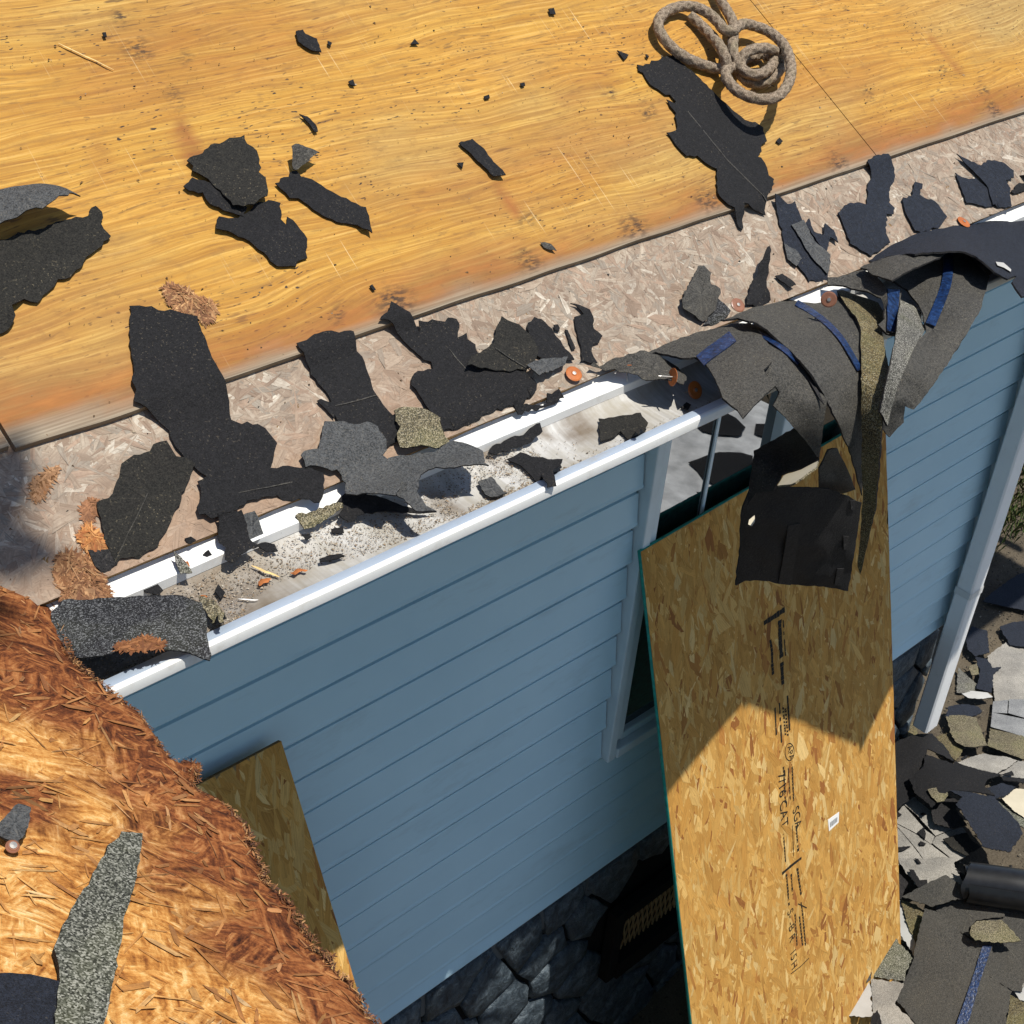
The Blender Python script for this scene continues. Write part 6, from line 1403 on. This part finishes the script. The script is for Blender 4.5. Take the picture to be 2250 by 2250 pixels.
# ------------------------------------------------------------------ white sheeting in the yard (mirrored in the window)
def tarp_z(x, y): return ground_z(x, y) + .05 + .05 * mnoise.noise(Vector((x * 2.2, y * 2.2, 1))) + .035 * abs(mnoise.noise(Vector((x * 5, y * 5, 7))))
tp = rough_poly([(4.3, -2.9), (5.2, -3.1), (6.1, -2.7), (6.15, -1.95), (5.7, -1.5), (5.0, -1.35), (4.4, -1.5)], .12, .03, 3)
v2, tr = fill(tp, .06, 2)
MAT['tarp'] = plain("white_sheeting", (.66, .67, .66), .5, .4, var=.4, vscale=7)
tag(shell("sheeting", [(x, y, tarp_z(x, y)) for x, y in v2], tr, .002, [MAT['tarp'], MAT['tarp']]), "crumpled white sheeting on the yard, mirrored in the window pane", "sheeting")
gr = random.Random(6)
for k, (cx, cy, r) in enumerate(((4.75, -1.85, .20), (5.1, -2.15, .22), (5.35, -1.75, .24), (5.65, -2.05, .22), (5.9, -2.25, .15), (4.9, -2.5, .2), (5.5, -2.5, .16), (5.15, -1.6, .17), (5.85, -1.85, .14))):
    pl = [(cx + r * gr.uniform(.3, 1.0) * math.cos(a * .785), cy + r * gr.uniform(.25, .8) * math.sin(a * .785)) for a in range(8)]
    v2, tr = fill(rough_poly(pl, .05, .012, k), .06, k)
    tag(shell("felt_scrap", [(x, y, tarp_z(x, y) + .012) for x, y in v2], tr, .003, [MAT['felt'], MAT['felt']]), "black scrap thrown on the white sheeting, mirrored in the window", "shingle scrap", "black scraps on the white sheeting")
# ------------------------------------------------------------------ unseen tree added so its bough shades the corner
tree = empty("tree", (2.2, -8.0, -.36)); tag(tree, "unseen leafy tree added so its bough shades the house corner", "tree")
TO = Vector((2.2, -8.0, -.36))
def limb(name, P, r0, r1, ns=9):
    P = catmull(P, 6); V = []; F = []
    for i, p in enumerate(P):
        t = (P[min(i + 1, len(P) - 1)] - P[max(0, i - 1)]).normalized(); n = t.orthogonal().normalized(); b = t.cross(n); r = r0 + (r1 - r0) * i / (len(P) - 1)
        for j in range(ns):
            a = 2 * math.pi * j / ns; V.append(p - TO + (n * math.cos(a) + b * math.sin(a)) * r * (1 + .12 * mnoise.noise(Vector((i * .4, j, 2)))))
    for i in range(len(P) - 1):
        for j in range(ns): a = i * ns + j; q = i * ns + (j + 1) % ns; F.append((a, q, q + ns, a + ns))
    obj(name, mesh(name, V, F, [MAT['bark']], smooth=True), tree)
limb("trunk", [(2.2, -8, -.4), (2.25, -7.9, 2), (2.1, -7.6, 4.5), (2.0, -7.2, 6.5), (2.0, -6.8, 9)], .24, .09)
limb("bough", [(2.0, -7.2, 6.4), (1.9, -5.6, 7.3), (1.6, -3.8, 7.6), (1.5, -2.9, 7.5), (1.45, -2.5, 7.45)], .09, .012)
limb("bough", [(1.65, -4.0, 7.6), (2.2, -3.0, 7.5), (2.9, -2.55, 7.45)], .035, .01)
gt = np.random.default_rng(15); LP = []
def add_leaves(n, x0, x1, y0, y1, ok=lambda a, b: True):
    k = 0
    while k < n:
        a, b = gt.uniform(x0, x1), gt.uniform(y0, y1)
        if not ok(a, b): continue
        h = 4.4 + gt.normal(0, .16); LP.append((a + .10 * h, b - .33 * h, 3 + h)); k += 1
add_leaves(1700, .66, 1.45, -1.50, -.76)  # leaves set along the sun's path to shade board and lower wall
add_leaves(420, -.5, .60, -.74, .45, lambda a, b: b > -.52)  # leaves set to shade the left end of the deck
for i in range(2600): LP.append((2.0 + gt.normal(0, 1.3), -6.8 + gt.normal(0, .8), 9 + gt.normal(0, .9)))
LP = np.array(LP); n = len(LP); s = gt.uniform(.045, .085, n)[:, None]
d = gt.normal(0, 1, (n, 3)); d[:, 2] *= .35; d /= np.linalg.norm(d, axis=1)[:, None]; w = np.cross(d, gt.normal(0, 1, (n, 3)) * .4 + np.array((0, 0, 1))); w /= np.linalg.norm(w, axis=1)[:, None]
V = np.stack([LP - d * s, LP - d * s * .2 + w * s * .5, LP + d * s * .4 + w * s * .42, LP + d * s, LP + d * s * .4 - w * s * .42, LP - d * s * .2 - w * s * .5], 1).reshape(-1, 3) - np.array(TO)
c = np.array([(.05, .10, .025), (.075, .13, .03), (.035, .075, .02)])[gt.integers(0, 3, n)]
tag(obj("crown", fast_polys("crown", V, 6, MAT['grass'], np.repeat(c, 6, 0)), tree), kind='stuff')
